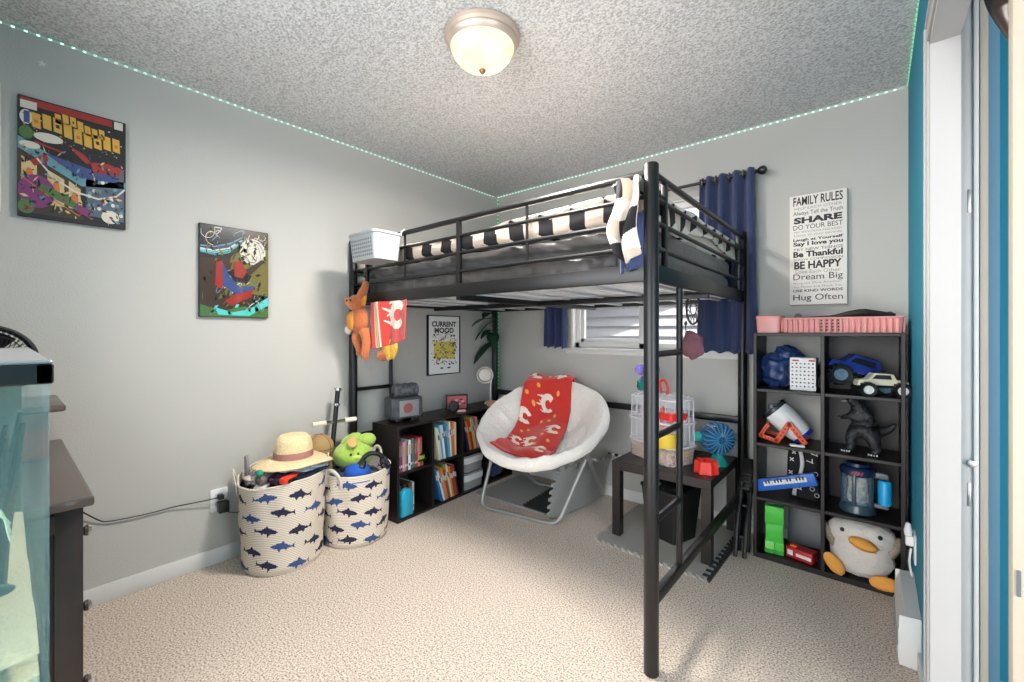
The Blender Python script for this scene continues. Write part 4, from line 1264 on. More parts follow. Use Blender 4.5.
# ---------------------------------------------------------------- saucer chair
ch = thing('saucer_chair', 'white fluffy round saucer chair on a grey tube frame', 'chair', (.91, -.50, 0))
M_tub = mat('grey_tube', (158, 158, 156), .38, .5)
fl = Vector((.565, -.79, .013)); fr = Vector((1.135, -.69, .013))
ax = (fr - fl).normalized(); fw = Vector((ax.y, -ax.x, 0))          # fw points to the room
RC = Vector((.925, -.555, .585))                                     # ring centre
TILT = math.radians(27)
nrm = (Vector((0, 0, 1)) * math.cos(TILT) + fw * math.sin(TILT)).normalized()
e1 = ax; e2 = nrm.cross(e1).normalized()                            # e2 points up the back
def ring(a, r, h=0.0): return RC + e1 * r * math.cos(a) + e2 * r * math.sin(a) + nrm * h
b = MB(); b.tube([ring(2 * PI * k / 40, .385) for k in range(40)], .0125, n=10, closed=True); b.build('seat_ring', M_tub, ch, world=True)
def ubar(l, r, tl, tr, name):
    rc = .07
    up_l = (tl - l).normalized(); up_r = (tr - r).normalized(); h = (r - l).normalized()
    pts = [tl] + arc(l + up_l * rc, l, l + h * rc, 8) + arc(r - h * rc, r, r + up_r * rc, 8) + [tr]
    b = MB(); b.tube(pts, .0128, n=12); b.build(name, M_tub, ch, world=True)
# front foot bar runs up to the ring's back half, rear foot bar up to the front half
ubar(fl, fr, ring(PI - .25, .385) - nrm * .02, ring(.25, .385) - nrm * .02, 'leg_frame')
rl = Vector((.60, -.19, .013)); rr_ = Vector((1.11, -.055, .013))
ubar(rl, rr_, ring(PI + .42, .37) - nrm * .02, ring(-.42, .37) - nrm * .02, 'leg_frame')
b = MB(); b.tube([ring(PI + .1, .37) - nrm * .20 + fw * .02, ring(-.1, .37) - nrm * .20 + fw * .02], .010, n=10); b.build('cross_bar', M_tub, ch, world=True)
M_fluff = mat('white_fluff', (234, 228, 220), .98, bump=.8, scale=110, sheen=.6)
def bowl(rr, a):
    """bowl surface: depth below the ring plane at radius rr"""
    t = rr / .42
    return -.20 * (1 - t ** 2.4) + .012 * math.sin(6 * a) * t * (1 - t) * 2
def cush(u, v):
    a = 2 * PI * u
    # section: inner surface centre->rim, roll over, outer back to centre
    if v < .62:
        t = v / .62; r = .42 * t
        h = bowl(r, a) + .045
        if t > .66: h += .045 * math.sin((t - .66) / .34 * PI * .72)
        h += .016 * noise.noise(Vector((r * 9 * math.cos(a), r * 9 * math.sin(a), 1)))
        # tufts
        h -= .035 * math.exp(-((r - .22) / .045) ** 2) * (.5 + .5 * math.cos(7 * a)) + .012 * math.exp(-((r - .29) / .02) ** 2)
        h += .006 * noise.noise(Vector((r * 30 * math.cos(a), r * 30 * math.sin(a), 4)))
    elif v < .76:
        t = (v - .62) / .14; q = t * PI
        r = .42 + .028 * math.sin(q); h = .055 + .022 * math.cos(q) - .05 * t
    else:
        t = (v - .76) / .24; r = .42 * (1 - t); h = bowl(r, a) * 1.0 - .012 - .012 * math.sin(t * PI) + .02
        h -= .01
    if v < .8: h += .0035 * noise.noise(Vector((r * 70 * math.cos(a), r * 70 * math.sin(a), v * 30)))
    wob = .010 * noise.noise(Vector((math.cos(a) * 4, math.sin(a) * 4, v * 6)))
    p = ring(a, max(r, .0005) + wob, h)
    return p
b = MB(); b.grid(cush, 220, 130, wrap=True); b.build('cushion', M_fluff, ch, world=True, smooth=80)

# red fleece blanket with flaming C letters lying over the chair
def bl_mf_factory(Wd, Ld):
    logos = [(.07, .10, .055), (.27, .08, .055), (.17, .26, .06), (.03, .40, .055), (.28, .46, .055), (.15, .60, .055), (.05, .62, .04), (.26, .68, .045), (.12, -.02, .05)]
    dots = [(.17, .10), (.10, .19), (.26, .21), (.08, .30), (.25, .33), (.16, .39), (.22, .38), (.09, .49), (.22, .53), (.05, .52), (.20, .63), (.10, .68), (.28, .58), (.21, .04), (.03, .27), (.03, .03)]
    def mf(u, v):
        x, y = u * Wd, v * Ld
        for cx, cy, R in logos:
            if abs(x - cx) < R * 1.3 and abs(y - cy) < R and flamec(x, -y, cx, -cy, R): return 1
        for cx, cy in dots:
            if (x - cx) ** 2 + (y - cy) ** 2 < .013 ** 2: return 2
        return 0
    return mf
Wd, Ld = .36, .85
def blank(u, v):
    # v from behind the back rim, over it, down the bowl to the front
    L = v * Ld
    xx = (u - .5) * Wd * (1 - .02 * v) - .105 + .065 * max(0, L - .05) + (.03 if L > .5 else .06 * L) * 0
    if L < .09:
        t = L / .09
        p = RC + e1 * xx + e2 * (.455 + .0 * t) + nrm * (-.05 + .10 * t)
    else:
        s = .455 - (L - .09)
        rr = min(.42, math.hypot(xx, s)); a = math.atan2(s, xx)
        h = bowl(rr, a) + .050
        t = rr / .42
        if t > .66: h += .045 * math.sin(min(1, (t - .66) / .34) * PI * .72)
        h = max(h, -.12)
        end = max(0, (L - .66)) / .14
        h += .028 * math.sin(min(1, end) * PI) + .01
        p = RC + e1 * xx + e2 * s + nrm * h
    fold = .010 * math.sin(u * 9 + v * 3) + .012 * noise.noise(Vector((u * 3, v * 7, 3)))
    return p + nrm * fold
b = MB(); b.grid(blank, 110, 260, bl_mf_factory(Wd, Ld))
bo = b.build('blanket', [M_red, M_fw, M_fy], smooth=70, solid=.010)
tag(origin(bo, RC), 'red fleece blanket with white flaming letters draped over the white chair', 'blanket')

# ---------------------------------------------------------------- interlocking foam mats
M_foam = mat('grey_foam', (150, 150, 148), .85, bump=.25, scale=160)
M_foamd = mat('dark_foam', (42, 42, 44), .85, bump=.25, scale=160)
M_foaml = mat('light_foam', (158, 155, 148), .85, bump=.25, scale=160)
def toothed(p0, p1, side, pitch=.04, dep=.018):
    """jagged jigsaw edge from p0 to p1 (2-D), teeth towards side"""
    p0, p1 = Vector((*p0, 0)), Vector((*p1, 0)); d = p1 - p0; L = d.length; d.normalize(); n = Vector((-d.y, d.x, 0)) * side
    k = max(2, int(L / pitch)); out = []
    for i in range(k):
        a = L * i / k; q = L / k
        for f, o in ((0, 0), (.3, 0), (.22, 1), (.78, 1), (.70, 0)):
            out.append(tuple((p0 + d * (a + q * f) + n * dep * o).xy))
    return out
def mat_tile(name, label, corners, z0, z1, m, teeth, zfn=None):
    pts = []
    for i in range(4):
        p, q = corners[i], corners[(i + 1) % 4]
        pts += toothed(p, q, -1) if teeth[i] else [p]
    b = MB(); b.prism([(x, y, z0) for x, y in pts], (0, 0, z1 - z0))
    o = b.build(name, m, smooth=0)
    return tag(origin(o, (sum(c[0] for c in corners) / 4, sum(c[1] for c in corners) / 4, z0)), label, 'mat', 'foam mats')
mat_tile('foam_mat', 'light grey jigsaw foam mat lying under the black side table', [(1.40, -.68), (2.015, -.70), (2.0, -.03), (1.395, -.03)], .001, .012, M_foaml, (1, 0, 0, 1))
b = MB(); b.prism([(x, y, .001) for x, y in [(2.012, -.70), (2.028, -.72)] + [(2.045, -.08), (2.02, -.06)][:1] + toothed((2.03, -.09), (2.016, -.70), -1, .05, .03)][:200], (0, 0, .013))
eg = b.build('mat_edging', M_foamd, smooth=0)
tag(origin(eg, (2.02, -.4, .001)), 'dark toothed edging strip along the light foam mat beside the bed post', 'mat')
mat_tile('foam_mat', 'mid grey jigsaw foam mat lying under the white chair', [(.36, -.62), (.98, -.60), (.92, -.13), (.36, -.10)], .001, .012, M_foam, (0, 1, 0, 0))
mat_tile('foam_mat', 'black jigsaw foam mat lying half hidden behind the chair leg', [(.80, -.60), (1.02, -.60), (1.02, -.20), (.76, -.20)], .013, .022, M_foamd, (0, 0, 0, 1))
# upright bent sheet of foam leaning behind the chair
def upf(u, v):
    k = min(len(smp) - 2, int(u * (len(smp) - 1))); q = smp[k].lerp(smp[k + 1], u * (len(smp) - 1) - k)
    return (q.x + .07 * v * v, q.y + .01 * v, .004 + (.34 - .03 * u) * v)
smp = smoothpath([(1.035, -.64, 0), (1.075, -.46, 0), (1.10, -.26, 0), (1.10, -.05, 0)], 16)
b = MB()
def jag(u, v):
    p = Vector(upf(u, v))
    if v > .96: p.z += .014 * (1 if int(u * 22) % 2 else -1)
    if u < .04: p += Vector((-.004, -.018, 0)) * (1 if int(v * 14) % 2 else -.4)
    return p
b.grid(jag, 88, 56)
up = b.build('foam_sheet', M_foam, smooth=60, solid=.011)
tag(origin(up, (1.15, -.3, 0)), 'grey foam mat standing on edge and curving behind the white chair', 'mat', 'foam mats')
b = MB()
for k in range(9):
    t = k / 9
    b.box((1.15 + .24 * t, -.035, .318), (.022, .016, .014), None, bev=.002, m=k % 2)
fe = b.build('mat_edge', [M_foamd, M_whitep], smooth=0)
tag(origin(fe, (1.25, -.035, .31)), 'black and white toothed foam strip on top of the standing mat', 'mat')

# ---------------------------------------------------------------- outlet, plugs and cord on the left wall
ou = thing('wall_outlet', 'white wall outlet with black plugs beside the larger fish basket', 'outlet', (0, -2.175, .27))
b = MB(); b.box((.004, -2.172, .328), (.008, .078, .118), bev=.003); b.build('plate', M_whitep, ou, world=True)
b = MB()
for z in (.308, .348): b.box((.0085, -2.172, z), (.003, .034, .03), bev=.001)
b.build('sockets', mat('socket_grey', (196, 196, 194), .5), ou, world=True)
pw = thing('extension_cord', 'black power cord and plug running along the wall to the dresser', 'cord', (.02, -2.17, .33))
b = MB(); b.box((.026, -2.170, .348), (.034, .026, .026), bev=.006); b.build('plug', M_blackp, pw, world=True)
b = MB(); b.tube(smoothpath([(.035, -2.18, .350), (.03, -2.25, .350), (.014, -2.36, .352), (.012, -2.44, .35), (.012, -2.52, .352), (.012, -2.60, .36), (.012, -2.63, .375), (.03, -2.70, .45)]), .003, n=6); b.build('cable', M_blackp, pw, world=True)
ad = thing('power_adapter', 'black square power adapter in the lower socket by the basket', 'adapter', (.03, -2.165, .27))
b = MB(); b.box((.030, -2.160, .296), (.044, .048, .058), bev=.006); b.build('body', M_blackp, ad, world=True)
b = MB(); b.tube(smoothpath([(.035, -2.150, .268), (.02, -2.12, .25), (.012, -2.08, .235)]), .0025, n=6); b.build('cable', M_blackp, ad, world=True)
# ---------------------------------------------------------------- side table with the hamster cage
TX0, TX1, TY0, TY1, TZ = 1.445, 1.998, -.578, -.028, .45
tb = thing('side_table', 'black square side table under the loft bed carrying the pet cage', 'table', ((TX0 + TX1) / 2, (TY0 + TY1) / 2, 0))
M_tab = mat('black_brown_laminate', (32, 27, 26), .35)
b = MB(); b.box(((TX0 + TX1) / 2, (TY0 + TY1) / 2, TZ - .025), (TX1 - TX0, TY1 - TY0, .05), bev=.002, seg=1); b.build('tabletop', M_tab, tb, world=True)
for x in (TX0 + .0255, TX1 - .0255):
    for y in (TY0 + .0255, TY1 - .0255):
        b = MB(); b.box((x, y, .2065), (.05, .05, .387), bev=.002, seg=1); b.build('leg', M_tab, tb, world=True)
# cage
CG = Vector((1.655, -.352, TZ)); CR = math.atan2(-.506 + .369, 1.76 - 1.446)
cg = thing('hamster_cage', 'clear plastic hamster cage with bedding on the black side table', 'pet cage', CG + Vector((0, 0, .001)), CR)
cg.scale = (1.06, 1.06, 1.10)
M_clr = clear('clear_plastic', (222, 228, 234), .20, .06)
M_clw = clear('clear_white_plastic', (240, 240, 246), .55, .2)
b = MB()
loft(b, [rr(.325, .20, .04, .0), rr(.335, .21, .045, .09), rr(.335, .21, .045, .095)], cap1=False); b.build('base_tray', M_clr, cg)
b = MB()
loft(b, [rr(.315, .19, .038, .003), rr(.322, .197, .04, .070), rr(.26, .14, .03, .082)])
bd = b.build('bedding', mat('paper_bedding', (190, 150, 120), .95, bump=1.0, scale=70), cg); bd['kind'] = 'stuff'
speckle(MATS['paper_bedding'], ((120, 88, 70), (196, 158, 128), (226, 196, 176)), 110, 1, .02)
b = MB(); loft(b, [rr(.33, .205, .043, .096), rr(.322, .198, .042, .30), rr(.30, .18, .04, .345), rr(.26, .15, .035, .36)], cap0=False); b.build('cover', M_clr, cg)
b = MB()
for z, w, d in ((.095, .345, .218), (.215, .338, .212), (.335, .318, .198)):
    b.tube([Vector(p) for p in rr(w, d, .045, z)], .0045, n=6, closed=True)
b.build('bands', M_clw, cg)
b = MB()
for s in (-1, 1):
    for k in range(7): b.tube([(-.13 + k * .043, s * .103, .10), (-.13 + k * .043, s * .099, .33)], .0022, n=5)
for s in (-1, 1):
    for k in range(5): b.tube([(s * .166, -.07 + k * .035, .10), (s * .161, -.07 + k * .035, .33)], .0022, n=5)
b.build('bars', M_clw, cg)
b = MB(); b.box((.0, .0, .215), (.29, .17, .006), bev=.002); b.build('upper_deck', clear('pink_clear', (232, 120, 120), .35), cg)
for i, (x, y, z, r, nm, c) in enumerate((( .10, -.105, .125, .038, 'yellow_insert', (236, 204, 80)), (.02, -.0, .17, .035, 'red_house', (206, 50, 52)))):
    b = MB(); b.lathe([(0, -r * .8), (r, -r * .8), (r * 1.1, 0), (r, r * .8), (0, r * .8)], (x, y, z), (PI / 2, 0, 0), n=18); b.build(nm, clear('clear_' + nm, c, .75), cg)
b = MB(); b.box((.128, -.055, .255), (.105, .12, .04), bev=.012, seg=3); b.build('red_tray', mat('red_plastic', (216, 52, 48), .35), cg)
b = MB(); b.lathe([(0, 0), (.035, 0), (.045, .02), (.045, .04), (.03, .05), (0, .05)], (.13, -.08, .165), None, n=20); b.build('clear_dish', M_clr, cg)
b = MB(); b.lathe([(0, 0), (.05, 0), (.055, .012), (.05, .07), (.04, .075), (0, .075)], (.125, -.09, .10), None, n=20); b.build('yellow_tube', clear('yellow_clear', (240, 206, 70), .75), cg)
b = MB(); b.tube([(.125, -.115, .31), (.125, -.115, .275)], .006, n=8); b.tube([(.125, -.10, .21), (.125, -.10, .18)], .006, n=8); b.build('red_pin', mat('red_plastic', (216, 52, 48)), cg)
# stacked turret on top
b = MB(); b.lathe([(0, .36), (.055, .36), (.06, .375), (.058, .41), (.05, .415), (0, .415)], (-.11, .0, 0), None, n=8); b.build('turret', clear('teal_clear', (30, 130, 120), .85), cg)
b = MB(); b.lathe([(0, .41), (.045, .41), (.05, .42), (.03, .44), (0, .44)], (-.11, .0, 0), None, n=20); b.build('turret_neck', clear('blue_clear', (90, 110, 190), .6), cg)
b = MB()
for k in range(12):
    a0 = 2 * PI * k / 12
    b.blob((-.11 + .045 * math.cos(a0), .045 * math.sin(a0), .475), (.028, .014, .03), (0, 0, a0), n=8)
b.build('turret_dome', clear('violet_clear', (150, 140, 226), .6), cg)
b = MB(); b.tube(smoothpath([(.02, -.02, .36), (.02, -.03, .42), (.055, -.03, .43), (.075, -.03, .40), (.075, -.03, .36)]), .007, n=8); b.build('carry_handle', mat('red_plastic', (216, 52, 48)), cg)
# wheel ball attached at the right
wh = thing('hamster_ball', 'blue ribbed clear hamster wheel on the right of the cage', 'pet wheel', (1.948, -.27, TZ + .001))
AX = Vector((.66, -.75, .0)).normalized()
M_bcl = clear('blue_ribbed', (36, 92, 140), .75, .1)
er = AX.to_track_quat('Z', 'Y').to_euler()
b = MB()
b.lathe([(.0, -.055), (.05, -.055), (.078, -.05), (.086, -.03), (.088, .02), (.080, .042), (.03, .05), (0, .05)], (0, 0, .150), er, n=40); b.build('drum', M_bcl, wh)
b = MB()
mq = er.to_matrix()
for k in range(20):
    a = 2 * PI * k / 20
    pr = [(.02, .054), (.06, .052), (.083, .044), (.091, .02), (.089, -.03), (.08, -.052)]
    b.tube([mq @ Vector((r * math.cos(a), r * math.sin(a), z)) + Vector((0, 0, .150)) for r, z in pr], .004, n=5)
b.build('ribs', clear('blue_rib', (70, 132, 172), .85, .15), wh)
b = MB(); b.lathe([(0, 0), (.055, 0), (.05, .02), (.03, .045), (.03, .07), (0, .07)], (0, 0, 0), None, n=20); b.build('stand', clear('teal_stand', (30, 160, 150), .85), wh)
b = MB(); b.tube([(0, 0, .15), Vector((0, 0, .15)) - Vector((.72, .2, 0)).normalized() * .13], .03, n=14); b.build('link_tube', clear('teal_tube', (40, 170, 160), .7), wh)
dh = thing('food_dish', 'bright red plastic dish on the front corner of the black side table', 'dish', (1.94, -.455, TZ + .001))
b = MB()
def scal(r, z): return [((r + .006 * math.cos(7 * 2 * PI * k / 42)) * math.cos(2 * PI * k / 42), (r + .006 * math.cos(7 * 2 * PI * k / 42)) * math.sin(2 * PI * k / 42), z) for k in range(42)]
loft(b, [scal(.058, 0), scal(.052, .065), scal(.046, .065), scal(.044, .02)]); b.build('bowl', mat('bright_red_plastic', (226, 50, 38), .35), dh)
# black bin and small items under the table
bi = thing('storage_bin', 'black square bin under the side table', 'bin', (1.715, -.36, .013), -.30)
b = MB(); loft(b, [rr(.20, .20, .02, 0), rr(.25, .25, .025, .28), rr(.262, .262, .028, .285), rr(.262, .262, .028, .295), rr(.24, .24, .025, .295), rr(.19, .19, .02, .02)]); b.build('body', mat('matt_black', (13, 13, 14), .6), bi)
b = MB(); b.blob((-.02, .02, .27), (.09, .09, .03), amp=.3, n=14); b.build('liner', mat('matt_black', (13, 13, 14)), bi)
b = MB(); b.box((-.05, -.07, .302), (.05, .02, .012), (0, 0, .4), bev=.004); b.build('latch', M_grayp, bi)

# ---------------------------------------------------------------- folded black step stool beside the shelf
fs = thing('folding_stool', 'folded black step stool leaning between the bed post and the tall shelf', 'stool', (2.085, -.27, 0))
b = MB()
def stl(y0, dy, x0=2.072, lean=.0):
    b = MB()
    b.tube(smoothpath([(x0, y0, .012), (x0, y0 + dy * .3, .18), (x0 + .002, y0 + dy * .8, .32), (x0 + .004, y0 + dy, .385)]), .011, n=8)
    return b
for i, (y0, dy) in enumerate(((-.385, .16), (-.295, .03), (-.38, .19), (-.29, .06))):
    stl(y0, dy, 2.066 if i < 2 else 2.108).build('leg', M_blackp, fs, world=True)
b = MB(); b.box((2.088, -.20, .40), (.05, .19, .022), (.9, 0, 0), bev=.006)
for k in range(5): b.box((2.088, -.27 + .035 * k, .345 + .03 * k), (.052, .016, .03), (.9, 0, 0), bev=.003)
b.build('step', M_blackp, fs, world=True)
b = MB()
for z, y in ((.10, -.33), (.25, -.27)): b.tube([(2.066, y, z), (2.108, y, z)], .008, n=8)
b.build('crossbar', M_blackp, fs, world=True)

# ---------------------------------------------------------------- tall cube shelf
SX0, SX1, SY0, SY1, SZ = 2.134, 2.742, -.293, -.016, 1.203
ts = thing('cube_shelf', 'tall dark eight-cube shelf in the right corner, filled with toys', 'shelf', ((SX0 + SX1) / 2, (SY0 + SY1) / 2, 0))
def tbox(name, x0, x1, y0, y1, z0, z1):
    b = MB(); b.box(((x0 + x1) / 2, (y0 + y1) / 2, (z0 + z1) / 2), (x1 - x0, y1 - y0, z1 - z0), None, .0015, 1)
    return b.build(name, M_esp, ts, world=True)
T = .016
for x in (SX0, SX1 - T): tbox('side_panel', x, x + T, SY0, SY1, 0, SZ)
tbox('top_panel', SX0 + T, SX1 - T, SY0, SY1, SZ - T, SZ)
tbox('bottom_panel', SX0 + T, SX1 - T, SY0, SY1, 0, T + .012)
XM = (SX0 + SX1) / 2
tbox('divider', XM - T / 2, XM + T / 2, SY0 + .001, SY1, T + .012, SZ - T)
RZ = [.028]
CH = (SZ - T - .028) / 4
for k in range(1, 4):
    z = .028 + CH * k - T / 2
    tbox('shelf_board', SX0 + T, XM - T / 2, SY0 + .001, SY1, z, z + T)
    tbox('shelf_board', XM + T / 2, SX1 - T, SY0 + .001, SY1, z, z + T)
    RZ.append(z + T)
b = MB(); b.box((XM + .15, SY1 - .002, SZ / 2), (.288, .004, SZ - .04)); b.build('back_panel', M_esp, ts, world=True)
R4, R3, R2, R1 = RZ      # row floors, bottom to top
LXc, RXc = (SX0 + T + XM - T / 2) / 2, (XM + T / 2 + SX1 - T) / 2
e = .001

# on top: pink box, pink crate, black toy
pb = thing('plastic_box', 'small pink plastic box at the left end of the tall shelf top', 'box', (2.20, -.20, SZ + e))
M_pink = mat('pink_plastic', (226, 150, 146), .45)
b = MB(); loft(b, [rr(.105, .14, .012, 0), rr(.115, .15, .014, .078)]); b.build('body', clear('pink_clear_box', (232, 160, 156), .9, .3), pb)
b = MB(); loft(b, [rr(.119, .154, .015, .074), rr(.119, .154, .015, .088), rr(.11, .145, .012, .092)]); b.build('lid', M_pink, pb)
cr = thing('plastic_crate', 'long pink ribbed plastic crate on top of the tall shelf', 'crate', (2.50, -.165, SZ + e))
b = MB(); CWd, CDp, CHt = .475, .22, .070
loft(b, [rr(CWd - .01, CDp - .01, .012, 0), rr(CWd, CDp, .014, CHt), rr(CWd + .008, CDp + .008, .016, CHt + .001), rr(CWd + .008, CDp + .008, .016, CHt + .007), rr(CWd - .012, CDp - .012, .012, CHt + .007), rr(CWd - .02, CDp - .02, .012, .006)]); b.build('body', M_pink, cr)
b = MB()
for k in range(20):
    x = -CWd / 2 + .022 + k * (CWd - .044) / 19
    b.box((x, -CDp / 2 - .004, CHt / 2), (.012, .016, CHt - .004), bev=.003)
for k in range(8):
    y = -CDp / 2 + .02 + k * (CDp - .04) / 7
    for s in (-1, 1): b.box((s * (CWd / 2 + .001), y, CHt / 2), (.008, .011, CHt - .006), bev=.002)
b.build('ribs', M_pink, cr)
b = MB()
for k in range(6, 10):
    for z in (.014, .03, .046, .062): b.box((-CWd / 2 + .022 + (k + .5) * (CWd - .044) / 19, -CDp / 2 - .002, z), (.007, .004, .007))
b.build('holes', mat('hole_dark', (70, 40, 42), .8), cr)
bt = thing('toy', 'long black toy lying in the pink crate', 'toy', (2.52, -.19, SZ + .055))
b = MB(); b.tube(smoothpath([(-.20, 0, .022), (-.06, 0, .026), (.02, .0, .036), (.08, 0, .04), (.19, 0, .026)]), [.007, .008, .02, .024, .012], n=10); b.build('body', M_blackp, bt)
for x in (-.195, .17): 
    b = MB(); b.lathe([(0, -.008), (.016, -.008), (.018, 0), (.016, .008), (0, .008)], (x, 0, .03), (PI / 2, 0, 0), n=14); b.build('end_disc', M_blackp, bt)

# row 1 left: blue bag and white printed box
bg_ = thing('drawstring_bag', 'shiny blue crumpled bag in the top left cube of the tall shelf', 'bag', (2.235, -.115, R1 + e))
M_bag = mat('blue_nylon', (38, 62, 112), .35, bump=.4, scale=30)
b = MB(); b.blob((0, 0, .095), (.10, .085, .095), amp=.22, freq=2.6, n=26, seed=5, p=2.2); b.blob((.045, -.0, .175), (.075, .06, .045), (0, .5, 0), amp=.25, freq=3, n=18, seed=9); b.build('body', M_bag, bg_)
b = MB(); b.tube(smoothpath([(.06, -.08, .14), (.03, -.10, .10), (.06, -.10, .05), (.04, -.1, .012)]), .003, n=6); b.build('cord', M_blackp, bg_)
wb = thing('box', 'white box with small dark print beside the blue bag', 'box', (2.352, -.205, R1 + e))
b = MB(); b.box((0, 0, .085), (.112, .10, .168), bev=.002, seg=1); b.build('carton', M_whitep, wb)
b = MB()
for r in range(7):
    for c in range(6):
        b.box((-.044 + c * .0175, -.0505, .022 + r * .0195), (.007 + .003 * ((r * c) % 2), .001, .005 + .003 * ((r + c) % 2)))
for r in range(6):
    for c in range(4): b.box((-.0565, -.034 + c * .022, .03 + r * .022), (.001, .007, .006))
for c in (-.03, .04): b.box((c, -.0505, .155), (.028, .001, .008), m=1)
b.build('print', [mat('print_dark', (56, 56, 62), .6), mat('print_red', (190, 60, 80), .6)], wb, smooth=0)

# row 1 right: monster truck and jeep
def truck(name, label, loc, rz, sc, bodym, darkm, hubm, open_cab, ry=0.0):
    t = thing(name, label, 'toy car', loc, rz)
    Rm = Matrix.Rotation(ry, 3, 'Y')
    def q(p): return Rm @ (Vector(p) * sc)
    for sx in (-1, 1):
        for sy in (-1, 1):
            b = MB(); c = q((sx * .068, sy * .055, .036))
            R = .036 * sc
            b.lathe([(0, -.017 * sc), (R * .62, -.017 * sc), (R * .93, -.019 * sc), (R, -.012 * sc), (R, .012 * sc), (R * .93, .019 * sc), (R * .62, .017 * sc), (0, .017 * sc)], c, (PI / 2, 0, 0), n=24)
            for k in range(14):
                a = 2 * PI * k / 14
                b.box(c + Vector((R * math.cos(a), 0, R * math.sin(a))), (.007 * sc, .034 * sc, .007 * sc), (0, -a, 0))
            w = b.build('wheel', M_blackp, t)
            b = MB(); b.lathe([(0, 0), (R * .60, 0), (R * .56, .006 * sc), (R * .25, .004 * sc), (R * .2, .010 * sc), (0, .010 * sc)], c + Vector((0, sy * .0165 * sc, 0)), (-sy * PI / 2, 0, 0), n=16)
            b.build('hub', hubm, w)
    b = MB()
    side = [(-.10, .055), (-.104, .075), (-.085, .082), (-.055, .085), (-.042, .115), (.035, .118), (.058, .088), (.098, .082), (.104, .062), (.10, .05), (.06, .058), (-.05, .058)]
    b.prism([q((x, -.036, z)) for x, z in side], Rm @ Vector((0, .072 * sc, 0)))
    b.build('body', bodym, t)
    b = MB()
    win = [(-.036, .088), (-.030, .109), (.028, .111), (.044, .09)]
    for s in (-.0375, .0365): b.prism([q((x, s, z)) for x, z in win], Rm @ Vector((0, .001 * sc, 0)))
    b.box(q((0, 0, .119)), (.07 * sc, .05 * sc, .004 * sc), Rm, .001)
    b.build('windows', darkm, t)
    b = MB()
    for sx in (-1, 1): b.tube([q((sx * .068, -.05, .038)), q((sx * .068, .05, .038))], .006 * sc, n=8); b.tube([q((sx * .068, 0, .04)), q((sx * .03, 0, .058))], .006 * sc, n=8)
    b.box(q((0, 0, .05)), (.13 * sc, .04 * sc, .012 * sc), Rm, .002)
    b.build('chassis', M_blackp, t)
    return t
M_tb = mat('truck_blue', (28, 52, 140), .3, coat=.5)
tr = truck('monster_truck', 'large blue and black toy monster truck tilted in the top right cube', (2.545, -.155, R1 + .022), PI + .35, 1.36, M_tb, mat('truck_dark', (20, 22, 30), .3), mat('hub_blue_grey', (96, 126, 150), .4), False, ry=-.30)
b = MB()
for k in range(6): b.prism([Matrix.Rotation(-.30, 3, 'Y') @ Vector((.02 + .018 * k - .09, s * .0455, .078 + .012 * (k % 2))) for s in (1,)] + [Matrix.Rotation(-.30, 3, 'Y') @ Vector((.034 + .018 * k - .09, .0455, .092)), Matrix.Rotation(-.30, 3, 'Y') @ Vector((.03 + .018 * k - .09, .0455, .075))], (0, .001, 0))
b.build('flame_decals', M_whitep, tr, smooth=0)
truck('toy_jeep', 'smaller white toy jeep with big black tyres beside the monster truck', (2.655, -.235, R1 + e), PI + .3, .92, mat('jeep_cream', (226, 222, 196), .4), mat('jeep_dark', (40, 44, 46), .4), M_whitep, True)

# row 2 left: white toy telescope / projector on orange legs
tl = thing('toy_telescope', 'white toy telescope on orange bracket legs in the tall shelf', 'toy', (2.27, -.17, R2 + e))
tl.scale = (1.08, 1.0, 1.08)
d = Vector((.62, .05, -.62)).normalized()
er = d.to_track_quat('Z', 'Y').to_euler()
c0 = Vector((-.055, -.02, .165))
b = MB(); b.lathe([(.040, -.004), (.058, 0), (.062, .02), (.062, .05), (.060, .10), (.056, .145), (.046, .172), (.03, .182), (0, .184)], c0, er, n=32); b.build('tube', M_whitep, tl)
b = MB(); b.lathe([(0, .012), (.05, .010), (.059, -.004), (.0635, .0), (.0635, .016)], c0, er, n=32); b.build('lens_rim', mat('dark_slate', (40, 46, 54), .25), tl)
b = MB(); b.blob(c0 + d * .006 - d * .002, (.03, .02, .03), er, n=14); b.build('lens', mat('lens_glass', (120, 130, 140), .08, coat=1.0), tl)
b = MB(); b.lathe([(0, .170), (.05, .168), (.05, .186), (0, .19)], c0, er, n=24); b.build('rear_cap', M_tb, tl)
for y in (-.085, .055):
    b = MB()
    P0 = [(-.085, .004), (-.022, .004), (-.022, .014)]
    pv = Vector((.022, y, .105))
    def bar(p, q2, w=.024): 
        p, q2 = Vector((p[0], y, p[1])), Vector((q2[0], y, q2[1])); dd = (q2 - p)
        b.box((p + q2) / 2, (dd.length + .012, .008, w), (0, -math.atan2(dd.z, dd.x), 0), bev=.002)
        for k in range(5):
            b.box(p + dd * (k + .7) / 5.4 + Vector((0, -.0042, 0)), (.008, .002, .008), (0, -math.atan2(dd.z, dd.x), 0), m=1)
    bar((-.03, .013), (.022, .105)); bar((.022, .105), (.085, .02)); bar((-.10, .03), (-.03, .013), .018); bar((-.10, .03), (-.07, .085), .018)
    b.lathe([(0, -.006), (.008, -.006), (.008, .006), (0, .006)], pv, (PI / 2, 0, 0), n=12, m=1)
    b.build('leg', [M_orange, mat('orange_hole', (120, 40, 24), .7)], tl)
b = MB(); b.box((.055, -.095, .006), (.06, .03, .010), (0, 0, .2), bev=.003)
wt = b.build('card_holder', M_whitep, tl)

